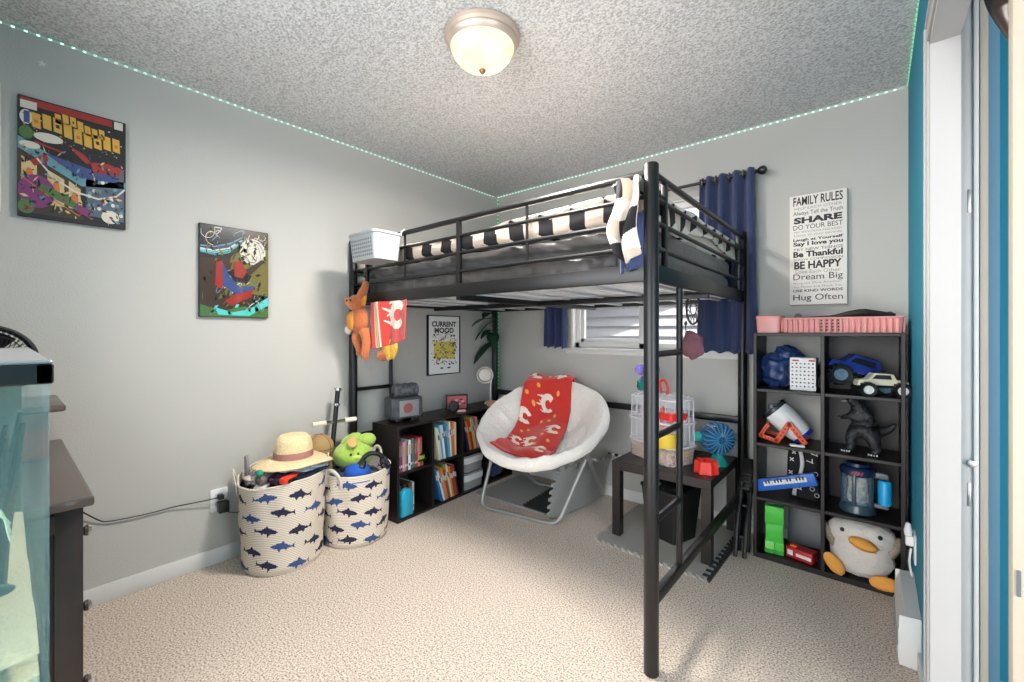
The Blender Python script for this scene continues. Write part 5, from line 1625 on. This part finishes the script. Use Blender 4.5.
# row 2 right: plain black toy dinosaur with outstretched tail
dn = thing('toy_dinosaur', 'black rubber toy dinosaur with white claws in the tall shelf', 'toy', (2.585, -.16, R2 + e))
M_dino = mat('dark_rubber', (40, 42, 46), .5, bump=.6, scale=90, vary=.3)
bm = bmesh.new()
sk = [((-.055, -.045, .262), .018), ((-.035, -.03, .258), .028), ((-.012, -.015, .225), .026), ((.0, 0, .175), .046), ((.012, .0, .115), .052), ((.05, .01, .09), .034), ((.095, .02, .11), .020), ((.13, .02, .15), .010)]
vs = [bm.verts.new(p) for p, r in sk]; rad = [r for p, r in sk]
for a, c in zip(vs, vs[1:]): bm.edges.new((a, c))
def limb(root, pts):
    prev = vs[root]
    for p, r in pts:
        v = bm.verts.new(p); vs.append(v); rad.append(r); bm.edges.new((prev, v)); prev = v
limb(4, [((-.03, -.035, .10), .034), ((-.045, -.04, .055), .024), ((-.035, -.035, .018), .020), ((-.058, -.058, .014), .016)])
limb(4, [((.04, -.045, .09), .036), ((.05, -.06, .05), .026), ((.06, -.05, .018), .020), ((.045, -.078, .014), .016)])
limb(3, [((-.045, -.03, .175), .016), ((-.075, -.05, .165), .010), ((-.085, -.066, .175), .009)])
limb(3, [((.038, -.045, .17), .016), ((.035, -.075, .145), .010), ((.015, -.085, .145), .009)])
me = bpy.data.meshes.new('body'); bm.to_mesh(me); bm.free(); me.materials.append(M_dino)
do = bpy.data.objects.new('body', me); C.objects.link(do); do.parent = dn
md = do.modifiers.new('skin', 'SKIN')
for i, v in enumerate(me.skin_vertices[0].data): v.radius = (rad[i], rad[i])
me.skin_vertices[0].data[4].use_root = True
md.use_smooth_shade = True
sb = do.modifiers.new('sub', 'SUBSURF'); sb.levels = sb.render_levels = 2
for cx, cy in ((-.060, -.072), (.043, -.092)):
    for k in range(4):
        b = MB(); b.blob((cx - .015 + k * .010, cy - .002 * (1 if k in (1, 2) else 0), .008), (.004, .006, .005), n=6); b.build('claw', M_whitep, dn)
b = MB(); 
for k in range(5): b.lathe([(.002, 0), (0, -.007)], (-.072 + k * .006, -.062 + k * .004, .252), n=6)
b.blob((-.066, -.052, .25), (.013, .009, .003), (0, 0, .6), n=8); b.build('teeth', M_whitep, dn)

# row 3 left: black printed backpack with strap and blue toy keyboard
bp_ = thing('backpack', 'small black bag with white cross prints behind the blue keyboard', 'bag', (2.345, -.12, R3 + e))
b = MB(); loft(b, [rr(.14, .10, .03, 0), rr(.155, .11, .035, .05), rr(.15, .10, .035, .20), rr(.145, .07, .03, .245), rr(.14, .05, .02, .265)]); b.build('body', mat('black_canvas', (18, 18, 20), .85), bp_)
b = MB()
for k, (x, z) in enumerate(((-.05, .20), (.03, .20), (.055, .14), (-.055, .13), (-.02, .05), (.04, .06), (-.06, .06), (.01, .10), (.06, .03), (-.04, .24), (.05, .24))):
    L = .024
    y = -.056
    if k % 3 == 0: b.box((x, y, z), (L, .002, .005), (0, .8, 0)); b.box((x, y, z), (L, .002, .005), (0, -.8, 0))
    elif k % 3 == 1: b.box((x, y, z), (L * 1.3, .002, .004), (0, .3, 0)); b.box((x + .01, y, z + .008), (.004, .002, .018))
    else: b.tube([(x + .010 * math.cos(t), y, z + .010 * math.sin(t)) for t in [2 * PI * j / 10 for j in range(10)]], .0018, n=4, closed=True)
b.build('print', M_whitep, bp_, smooth=0)
b = MB(); b.grid(lambda u, v: (-.02 + .018 * math.sin(v * 4.4 + .3) + (u - .5) * .018, -.062 - .008 * math.sin(v * PI), .262 - .25 * v), 2, 24); b.build('strap', mat('light_webbing', (206, 204, 208), .8), bp_, solid=.003)
ky = thing('toy_keyboard', 'blue toy keyboard propped at a slant in front of the black bag', 'toy', (2.275, -.245, R3 + .002))
RK = Matrix.Rotation(-.33, 3, 'Y')
def kb(b, x0, x1, y0, y1, z0, z1, bev=.002, m=None):
    b.box(RK @ Vector(((x0 + x1) / 2, (y0 + y1) / 2, (z0 + z1) / 2)) + Vector((-.125, 0, .015)), (x1 - x0, y1 - y0, z1 - z0), RK, bev, 2, m)
b = MB(); kb(b, -.01, .285, -.015, .015, -.002, .062, .008); b.build('body', mat('toy_blue', (40, 104, 196), .35), ky)
b = MB()
for k in range(14): kb(b, .042 + k * .0145, .055 + k * .0145, -.018, -.014, .024, .046, .0006)
b.build('white_keys', M_whitep, ky)
b = MB()
for k in range(13):
    if k % 7 in (2, 6): continue
    kb(b, .052 + k * .0145, .060 + k * .0145, -.020, -.014, .036, .052, .0006)
for k in range(4): kb(b, .06 + k * .045, .085 + k * .045, -.0165, -.014, .053, .056, .0004)
b.build('black_keys', M_blackp, ky)

# row 3 right: transparent mug-shaped toy lantern with blue grip
jg = thing('toy_canister', 'clear and dark blue toy canister with bright blue side handle', 'toy', (2.572, -.19, R3 + e))
M_jd = mat('jug_slate', (52, 74, 88), .3, coat=.3)
b = MB(); b.lathe([(0, 0), (.066, 0), (.074, .006), (.074, .02), (.068, .03), (.068, .045), (.06, .05), (0, .05)], n=28); b.build('base', M_jd, jg)
b = MB(); b.lathe([(.058, .045), (.062, .05), (.062, .185), (.058, .19)], n=32); b.build('window', clear('jug_clear', (150, 180, 195), .35), jg)
b = MB(); b.lathe([(0, .05), (.038, .05), (.042, .07), (.036, .12), (.040, .165), (.03, .185), (0, .185)], n=24); b.build('core', mat('jug_core', (190, 160, 146), .5, vary=.5, scale=50), jg)
b = MB(); b.lathe([(.05, .182), (.066, .182), (.072, .19), (.072, .212), (.064, .222), (.05, .226), (.045, .24), (0, .244)], n=28)
b.build('lid', mat('jug_dark', (26, 44, 76), .3, coat=.4), jg)
for a in (2.5, 3.6, 4.5, 5.6):
    b = MB(); b.box((.066 * math.cos(a), .066 * math.sin(a), .115), (.012, .016, .15), (0, 0, a), bev=.003); b.build('rib', M_jd, jg)
b = MB()
for k in range(4): b.box((-.02 + .012 * k, -.0715, .201), (.005, .003, .016), (0, .5, 0), m=0)
b.build('warning_stripes', mat('print_red', (190, 60, 80)), jg)
for z, dy, dz in ((.195, .03, .026), (.048, .026, .02)):
    b = MB(); b.box((.085, -.01, z), (.06, dy, dz), bev=.006); b.build('handle_arm', mat('jug_grey', (110, 116, 122), .4), jg)
b = MB(); b.lathe([(0, .055), (.02, .055), (.026, .062), (.026, .165), (.02, .174), (0, .174)], (.10, -.01, 0), n=24); b.build('grip', mat('bright_blue', (28, 164, 226), .35), jg)

# row 4 left: green toy blocks, red toy box
gb = thing('toy_block_tower', 'bright green plastic toy blocks stacked in the bottom left cube', 'toy', (2.225, -.24, R4 + e), .12)
M_g1 = mat('bright_green', (76, 196, 66), .5); M_g2 = mat('leaf_green', (52, 160, 50), .5); M_g3 = mat('pale_green', (128, 214, 110), .5)
for nm, x, z, w, h, m in (('base_block', -.022, .032, .042, .062, M_g3), ('base_block', .022, .032, .042, .062, M_g1), ('middle_block', 0, .112, .080, .096, M_g1), ('upper_block', 0, .205, .086, .088, M_g1)):
    b = MB(); b.box((x, 0, z), (w, .045, h), bev=.002); b.build(nm, m, gb)
b = MB()
for x in (-.022, .022): b.box((x, -.0235, .012), (.040, .002, .020))
b.build('base_panel', M_g2, gb)
rb = thing('toy_box', 'red and white toy box lying beside the green blocks', 'toy', (2.345, -.225, R4 + e), -.28)
b = MB(); b.box((0, 0, .028), (.125, .07, .055), bev=.006); b.build('body', mat('toy_red', (180, 34, 36), .4), rb)
b = MB(); b.box((.022, -.036, .026), (.07, .003, .016), bev=.001); b.box((-.04, -.036, .028), (.026, .003, .026), bev=.001); b.build('label_panel', M_whitep, rb)
b = MB(); b.box((-.03, -.01, .060), (.03, .03, .012), bev=.004); b.build('button', M_orange, rb)
wp = thing('flat_panel', 'grey flat panel leaning at the back of the bottom left cube', 'panel', (2.345, -.05, R4 + e))
b = MB(); b.box((0, 0, .10), (.17, .012, .19), (-.12, 0, 0), bev=.004); b.build('panel', mat('panel_mid', (110, 112, 114), .5), wp)
b = MB(); b.box((0, -.004, .022), (.17, .02, .035), (-.12, 0, 0), bev=.004); b.build('lower_edge', mat('panel_light', (176, 178, 180), .5), wp)

# row 4 right: plush penguin
pg = thing('plush_penguin', 'grey and white plush penguin squeezed into the bottom right cube', 'plush toy', (2.585, -.20, R4 + e))
M_pw = mat('plush_white', (214, 208, 200), .95, bump=.5, scale=150, sheen=.4)
M_pg = mat('plush_taupe', (150, 136, 120), .95, bump=.5, scale=150, vary=.15)
M_po = mat('plush_orange', (234, 164, 74), .95, bump=.4, scale=150)
b = MB(); b.blob((0, -.012, .105), (.122, .10, .105), amp=.06, n=26, p=2.3); b.blob((.0, -.01, .20), (.128, .09, .068), amp=.06, n=26, seed=3, p=2.5); b.build('body', M_pw, pg)
for s in (-1, 1):
    b = MB(); b.blob((s * .118, -.02, .165), (.024, .05, .06), (0, s * .35, 0), amp=.1, n=14); b.build('flipper', M_pg, pg)
    b = MB(); b.blob((s * .058 - (.012 if s < 0 else -.012), -.096, .228), (.009, .008, .010), n=10); b.build('eye', M_blackp, pg)
b = MB(); b.blob((.008, -.112, .186), (.056, .034, .027), (0, .22, 0), n=18); b.build('beak', M_po, pg)
b = MB(); b.tube([(-.042, -.134, .19), (.01, -.147, .176), (.056, -.132, .166)], .0015, n=5); b.build('mouth_seam', mat('seam_orange', (170, 104, 40), .9), pg)
for (x, z, r) in ((-.100, .060, .95), (.085, .030, -.1)):
    b = MB(); b.blob((x, -.112, z), (.056, .022, .032), (0, r, 0), n=16, amp=.06); b.build('foot', M_po, pg)

# ---------------------------------------------------------------- right wall: heater, outlet with night light
ht = thing('baseboard_heater', 'white baseboard heater on the teal wall beside the tall shelf', 'heater', (2.74, -.60, 0))
b = MB()
b.prism([(W - .001, -.415, .02), (W - .062, -.415, .02), (W - .062, -.415, .13), (W - .045, -.415, .185), (W - .001, -.415, .19)], (0, -.40, 0)); b.build('housing', M_white, ht, world=True, smooth=0)
b = MB(); b.box((W - .064, -.615, .055), (.004, .385, .03)); b.build('grille', mat('grille_grey', (170, 170, 170), .5), ht, world=True)
for y in (-.812, -.412):
    b = MB(); b.box((W - .03, y, .095), (.06, .008, .18), bev=.003); b.build('end_cap', M_white, ht, world=True)
b = MB(); b.box((W - .03, -.615, .011), (.05, .38, .02)); b.build('foot', M_grayp, ht, world=True)
no = thing('wall_outlet', 'white outlet with plug-in night light on the teal wall above the heater', 'outlet', (W, -.52, .28))
b = MB(); b.box((W - .003, -.52, .335), (.006, .078, .118), bev=.002); b.build('plate', M_whitep, no, world=True)
b = MB(); b.box((W - .018, -.50, .352), (.026, .036, .04), bev=.006); b.lathe([(0, 0), (.012, 0), (.014, .02), (.008, .05), (0, .055)], (W - .022, -.50, .37), n=12); b.tube(smoothpath([(W - .015, -.53, .33), (W - .02, -.545, .28), (W - .012, -.53, .22)]), .004, n=6); b.build('plug', M_whitep, no, world=True)

# ---------------------------------------------------------------- closet contents seen through the doorway
bf = thing('bifold_door', 'white closet door edge folded open beyond the doorway casing', 'door', (2.86, -1.0, 0))
b = MB(); b.box((2.848, -1.02, 1.13), (.026, .035, 2.24), bev=.003); b.build('panel', mat('bifold_white', (196, 196, 194), .5), bf, world=True)
b = MB(); b.box((2.8665, -1.035, 1.13), (.012, .03, 2.24), bev=.005); b.build('edge_moulding', M_white, bf, world=True)
b = MB()
for z in (.72, 1.6): b.box((2.853, -1.0385, z), (.008, .003, .07), bev=.001)
b.build('hinge', M_steel, bf, world=True)
b = MB(); b.lathe([(0, 0), (.006, 0), (.011, .008), (.011, .014), (0, .018)], (2.857, -1.038, .815), (PI / 2, 0, 0), n=14); b.build('knob', M_steel, bf, world=True)
cp_ = thing('closet_post', 'beige upright board inside the closet next to the white door edge', 'board', (2.885, -1.0, 0))
b = MB(); b.box((2.8865, -1.0, 1.2), (.018, .03, 2.4), bev=.002); b.build('board', mat('beige_board', (170, 164, 150), .6), cp_, world=True)
lb = thing('closet_lit_strip', 'light blue upright strip standing in for light on the teal closet wall', 'board', (2.92, -.70, 0))  # light falling on the closet wall, put in as a paler strip
b = MB(); b.box((2.948, -.70, 1.2), (.030, .03, 2.4), bev=.002); b.build('board', mat('lit_teal_paint', (118, 162, 188), .7), lb, world=True)
nd = thing('closet_door_leaf', 'cream door leaf edge at the right edge of the picture', 'door', (2.86, -1.72, 0))
b = MB(); b.box((2.880, -1.62, 1.0), (.075, .035, 1.98), bev=.003); b.build('leaf', M_cream, nd, world=True)
b = MB(); b.box((2.850, -1.639, .72), (.006, .004, .05)); b.build('strike_plate', M_steel, nd, world=True)
jk = thing('jacket', 'dark leather jacket sleeve hanging inside the closet at the top right', 'jacket', (2.93, -1.33, 1.75))
M_lea = mat('dark_leather', (48, 36, 30), .3, bump=.3, scale=12, vary=.3)
def slv(u, v):
    a = 2 * PI * u
    r = .016 + .062 * v + .008 * math.sin(3 * a + v * 9) * v
    return (2.935 + r * math.cos(a) * .9 - .038 * v, -1.33 + r * math.sin(a), 1.80 + .32 * v)
b = MB(); b.grid(slv, 36, 26, wrap=True); b.build('sleeve', M_lea, jk, world=True, solid=.004, smooth=70)
def slv2(u, v):
    a = 2 * PI * u
    r = .026 + .004 * math.sin(5 * a)
    return (2.937 + r * math.cos(a) * .6 + .012 * (1 - v), -1.33 + r * math.sin(a) * .6, 1.755 + .055 * v)
b = MB(); b.grid(slv2, 24, 5, wrap=True); b.build('cuff', mat('maroon_knit', (62, 28, 34), .9), jk, world=True, solid=.004, smooth=70)

b = MB(); b.blob((2.905, -1.33, 2.14), (.085, .085, .06), amp=.15, n=16); b.build('shoulder', M_lea, jk, world=True)
b = MB(); b.tube([(2.905, -1.33, 2.18), (2.905, -1.33, 2.26), (2.915, -1.33, 2.285), (2.93, -1.33, 2.27)], .004, n=6); b.tube([(2.83, -1.33, 2.29), (3.55, -1.33, 2.29)], .012, n=10); b.build('hanger', M_steel, jk, world=True)

# ---------------------------------------------------------------- dresser, box, fan
DX1, DFY, DTZ = .968, -2.752, .756
dr = thing('dresser', 'dark espresso dresser against the left wall behind the fish tank', 'dresser', (.48, -3.0, 0))
M_dr = mat('dresser_espresso', (34, 24, 20), .55, vary=.15, scale=12)
b = MB(); b.box((.499, -2.993, DTZ - .013), (.993, .50, .026), bev=.006, seg=3); b.build('top', mat('dresser_top', (74, 62, 56), .30, coat=.3), dr, world=True)
b = MB(); b.box((DX1 - .02 - .008, -3.0, .365), (.024, .46, .718), bev=.002)
for y in (-2.79, -3.2): b.box((DX1 - .006 - .008, y, .365), (.016, .055, .718), bev=.002)
b.box((DX1 - .006 - .008, -3.0, .69), (.014, .40, .05), bev=.002); b.box((DX1 - .006 - .008, -3.0, .05), (.014, .40, .06), bev=.002)
b.build('side_panel', M_dr, dr, world=True)
b = MB(); b.box((.02, -3.0, .365), (.024, .46, .718), bev=.002); b.build('side_panel', M_dr, dr, world=True)
b = MB(); b.box((.48, -3.225, .365), (.93, .012, .718)); b.build('back_panel', M_dr, dr, world=True)
b = MB(); b.box((.48, -2.99, .03), (.93, .45, .05), bev=.002); b.build('plinth', M_dr, dr, world=True)
for c in (0, 1):
    for r_ in range(3):
        z0 = .06 + r_ * .222
        b = MB(); b.box((.26 + .45 * c, -2.778, z0 + .108), (.44, .02, .21), bev=.004); dw = b.build('drawer', M_dr, dr, world=True)
        b = MB(); b.lathe([(0, 0), (.007, 0), (.006, .012), (.014, .018), (.016, .025), (.011, .032), (0, .034)], (.26 + .45 * c + (.14 if c else -.0), -2.768, z0 + .115), (-PI / 2, 0, 0), n=18)
        kn = b.build('knob', M_ch, dw, world=True)
jb = thing('jewelry_box', 'reddish wooden box with dark overhanging lid on the far end of the dresser', 'box', (.25, -2.92, DTZ + .001))
b = MB(); b.box((0, 0, .085), (.30, .24, .165), bev=.003); b.build('body', mat('red_brown_wood', (110, 52, 30), .4, vary=.2, scale=14), jb)
b = MB(); b.box((0, .0, .181), (.38, .32, .024), bev=.008, seg=3); b.build('lid', mat('dresser_top', (74, 62, 56)), jb)
fn_ = thing('desk_fan', 'round black desk fan standing on the wooden box behind the fish tank', 'fan', (.30, -2.945, DTZ + .195))
fa = Vector((.94, .10, .05)).normalized(); fe_ = fa.to_track_quat('Z', 'Y').to_euler(); fm = fe_.to_matrix(); fc = Vector((.0, 0, .155))
b = MB(); b.lathe([(0, 0), (.085, 0), (.085, .012), (.03, .022), (.02, .03), (0, .03)], n=28); b.build('base', M_blackp, fn_)
b = MB(); b.tube([(-.03, 0, .02), (-.03, 0, .12), (-.03, 0, .155)], .014, n=10); b.build('stem', M_blackp, fn_)
b = MB(); b.lathe([(0, -.08), (.035, -.075), (.045, -.05), (.045, -.035), (0, -.03)], fc, fe_, n=20); b.build('motor', M_blackp, fn_)
b = MB()
for rr2, zz in ((.122, 0), (.118, .03), (.122, -.028), (.09, .042), (.055, .046)): b.tube([fm @ Vector((rr2 * math.cos(2 * PI * k / 40), rr2 * math.sin(2 * PI * k / 40), zz)) + fc for k in range(40)], .0045 if rr2 > .12 else .002, n=6, closed=True)
for k in range(44):
    a = 2 * PI * k / 44
    b.tube([fm @ Vector((q * math.cos(a + tw), q * math.sin(a + tw), z)) + fc for q, z, tw in ((.03, .047, 0), (.07, .045, .2), (.105, .036, .36), (.121, .0, .42), (.105, -.03, .42), (.04, -.04, .42))], .0014, n=4)
b.lathe([(.112, -.02), (.126, -.02), (.128, .0), (.126, .02), (.116, .022)], fc, fe_, n=40)
b.build('cage', M_blackp, fn_)
b = MB(); b.lathe([(0, .044), (.032, .044), (.032, .05), (0, .052)], fc, fe_, n=20); b.build('badge', M_grayp, fn_)
for k in range(5):
    a = 2 * PI * k / 5
    b = MB(); b.grid(lambda u, v, a=a: fm @ Vector(((.02 + .085 * u) * math.cos(a + (v - .5) * .9), (.02 + .085 * u) * math.sin(a + (v - .5) * .9), (v - .5) * .03)) + fc, 6, 4); b.build('blade', M_blackp, fn_, solid=.002)

# ---------------------------------------------------------------- fish tank on its stand
KX1, KX0, KY1, KY0, KZ0, KZ1 = 1.758, 1.0, -2.866, -3.168, .66, 1.165
ft_ = thing('fish_tank', 'glass fish tank with black rim in the lower left foreground', 'aquarium', ((KX0 + KX1) / 2, (KY0 + KY1) / 2, KZ0))
G = clear('tank_glass', (170, 212, 208), .09, .03)
def kbox(b, x0, x1, y0, y1, z0, z1, bev=.001): return b.box(((x0 + x1) / 2, (y0 + y1) / 2, (z0 + z1) / 2), (x1 - x0, y1 - y0, z1 - z0), None, bev, 1)
GT = .006
for nm, a in (('glass_pane', (KX1 - GT, KX1, KY0, KY1, KZ0 + .01, KZ1 - .02)), ('glass_pane', (KX0, KX0 + GT, KY0, KY1, KZ0 + .01, KZ1 - .02)), ('glass_pane', (KX0, KX1, KY1 - GT, KY1, KZ0 + .01, KZ1 - .02)), ('glass_pane', (KX0, KX1, KY0, KY0 + GT, KZ0 + .01, KZ1 - .02))):
    b = MB(); kbox(b, *a); b.build(nm, G, ft_, world=True)
for nm, z0, z1 in (('rim', KZ1 - .030, KZ1 - .002), ('base_frame', KZ0, KZ0 + .03)):
    b = MB()
    kbox(b, KX0 - .004, KX1 + .004, KY1 - .014, KY1 + .004, z0, z1, .002); kbox(b, KX0 - .004, KX1 + .004, KY0 - .004, KY0 + .014, z0, z1, .002)
    kbox(b, KX1 - .014, KX1 + .004, KY0 - .004, KY1 + .004, z0, z1, .002); kbox(b, KX0 - .004, KX0 + .014, KY0 - .004, KY1 + .004, z0, z1, .002)
    b.build(nm, mat('rim_black', (18, 18, 12), .6), ft_, world=True)
b = MB(); kbox(b, KX0 - .002, KX1 + .003, KY0 - .002, KY1 + .003, KZ1 - .003, KZ1 + .003, .002); b.box((KX1 - .12, KY0 + .10, KZ1 + .005), (.05, .10, .006), bev=.002); b.build('lid', mat('lid_grey', (138, 138, 138), .25), ft_, world=True)
b = MB(); kbox(b, KX0 + .008, KX1 - .008, KY0 + .008, KY1 - .008, KZ0 + .09, KZ1 - .065); b.build('water', clear('tank_water', (160, 196, 184), .06, .02), ft_, world=True, smooth=0)
b = MB()
b.grid(lambda u, v: (KX0 + .009 + (KX1 - KX0 - .018) * u, KY0 + .009 + (KY1 - KY0 - .018) * v, KZ0 + .10 + .03 * noise.noise(Vector((u * 4, v * 3, 0)))), 30, 14)
kbox(b, KX0 + .009, KX1 - .009, KY0 + .009, KY1 - .009, KZ0 + .012, KZ0 + .07)
sd = b.build('sand', mat('pale_sand', (206, 204, 168), .95, bump=.4, scale=200, vary=.08), ft_, world=True)
b = MB(); kbox(b, KX0 + .012, KX0 + .015, KY0 + .01, KY1 - .01, KZ0 + .08, KZ1 - .03); kbox(b, KX0 + .01, KX1 - .01, KY0 + .008, KY0 + .011, KZ0 + .08, KZ1 - .03); b.build('backing', mat('algae_backing', (104, 112, 90), .8, vary=.25, scale=8), ft_, world=True)
b = MB()
for k in range(8):
    x, y = KX0 + .20 + .055 * k, KY1 - .09 + .018 * (k % 3)
    b.tube(smoothpath([(x, y, KZ0 + .08), (x + .02, y + .01, KZ0 + .2), (x - .03, y + .025, KZ0 + .28), (x + .03, y + .035, KZ0 + .33 + .03 * (k % 3))]), [.016, .012, .008, .003], n=8)
dw_ = tag(b.build('driftwood', mat('driftwood_dark', (74, 62, 48), .9, bump=.5, scale=40), None), 'dark branching driftwood standing inside the fish tank', 'driftwood')
origin(dw_, (1.40, -2.93, KZ0 + .08))
b = MB()
for k, (z, yy) in enumerate(((.43, 0), (.30, .03), (.41, -.04))):
    for j in range(3):
        b.tube(smoothpath([(KX1 - .05, KY1 - .10 + yy, KZ0 + z), (KX1 - .04, KY1 - .075 + yy, KZ0 + z - .006 + .004 * j), (KX1 - .04, KY1 - .05 + yy * .5, KZ0 + z - .02 - .012 * j)]), .0015, n=5)
rt = tag(b.build('plant_roots', mat('root_pale', (214, 226, 190), .7), None), 'pale plant roots trailing from the top of the fish tank', 'plant')
origin(rt, (KX1 - .04, KY1 - .09, KZ0 + .3))
fi = thing('fish', 'dark grey fish swimming low in the fish tank', 'fish', (KX1 - .06, KY1 - .065, .845), 1.35)
b = MB(); b.blob((0, 0, 0), (.036, .008, .011), n=16); b.build('body', mat('fish_grey', (62, 70, 62), .4), fi)
b = MB(); b.prism([(-.03, -.0015, 0), (-.055, -.0015, .014), (-.049, -.0015, 0), (-.055, -.0015, -.014)], (0, .003, 0)); b.prism([(-.01, -.001, .009), (.012, -.001, .01), (-.008, -.001, .02)], (0, .002, 0)); b.prism([(-.005, -.001, -.009), (.008, -.001, -.009), (-.012, -.001, -.02)], (0, .002, 0)); b.build('fins', mat('fin_grey', (90, 98, 86), .5), fi)
st_ = thing('tank_stand', 'black metal stand under the fish tank', 'stand', ((KX0 + KX1) / 2, (KY0 + KY1) / 2, 0))
for x in (KX0 + .02, KX1 - .02):
    for y in (KY0 + .02, KY1 - .02):
        b = MB(); b.box((x, y, .32), (.03, .03, .64), bev=.002); b.build('leg', M_black, st_, world=True)
b = MB(); kbox(b, KX0, KX1, KY0, KY1, .64, .659); b.build('top', M_black, st_, world=True)
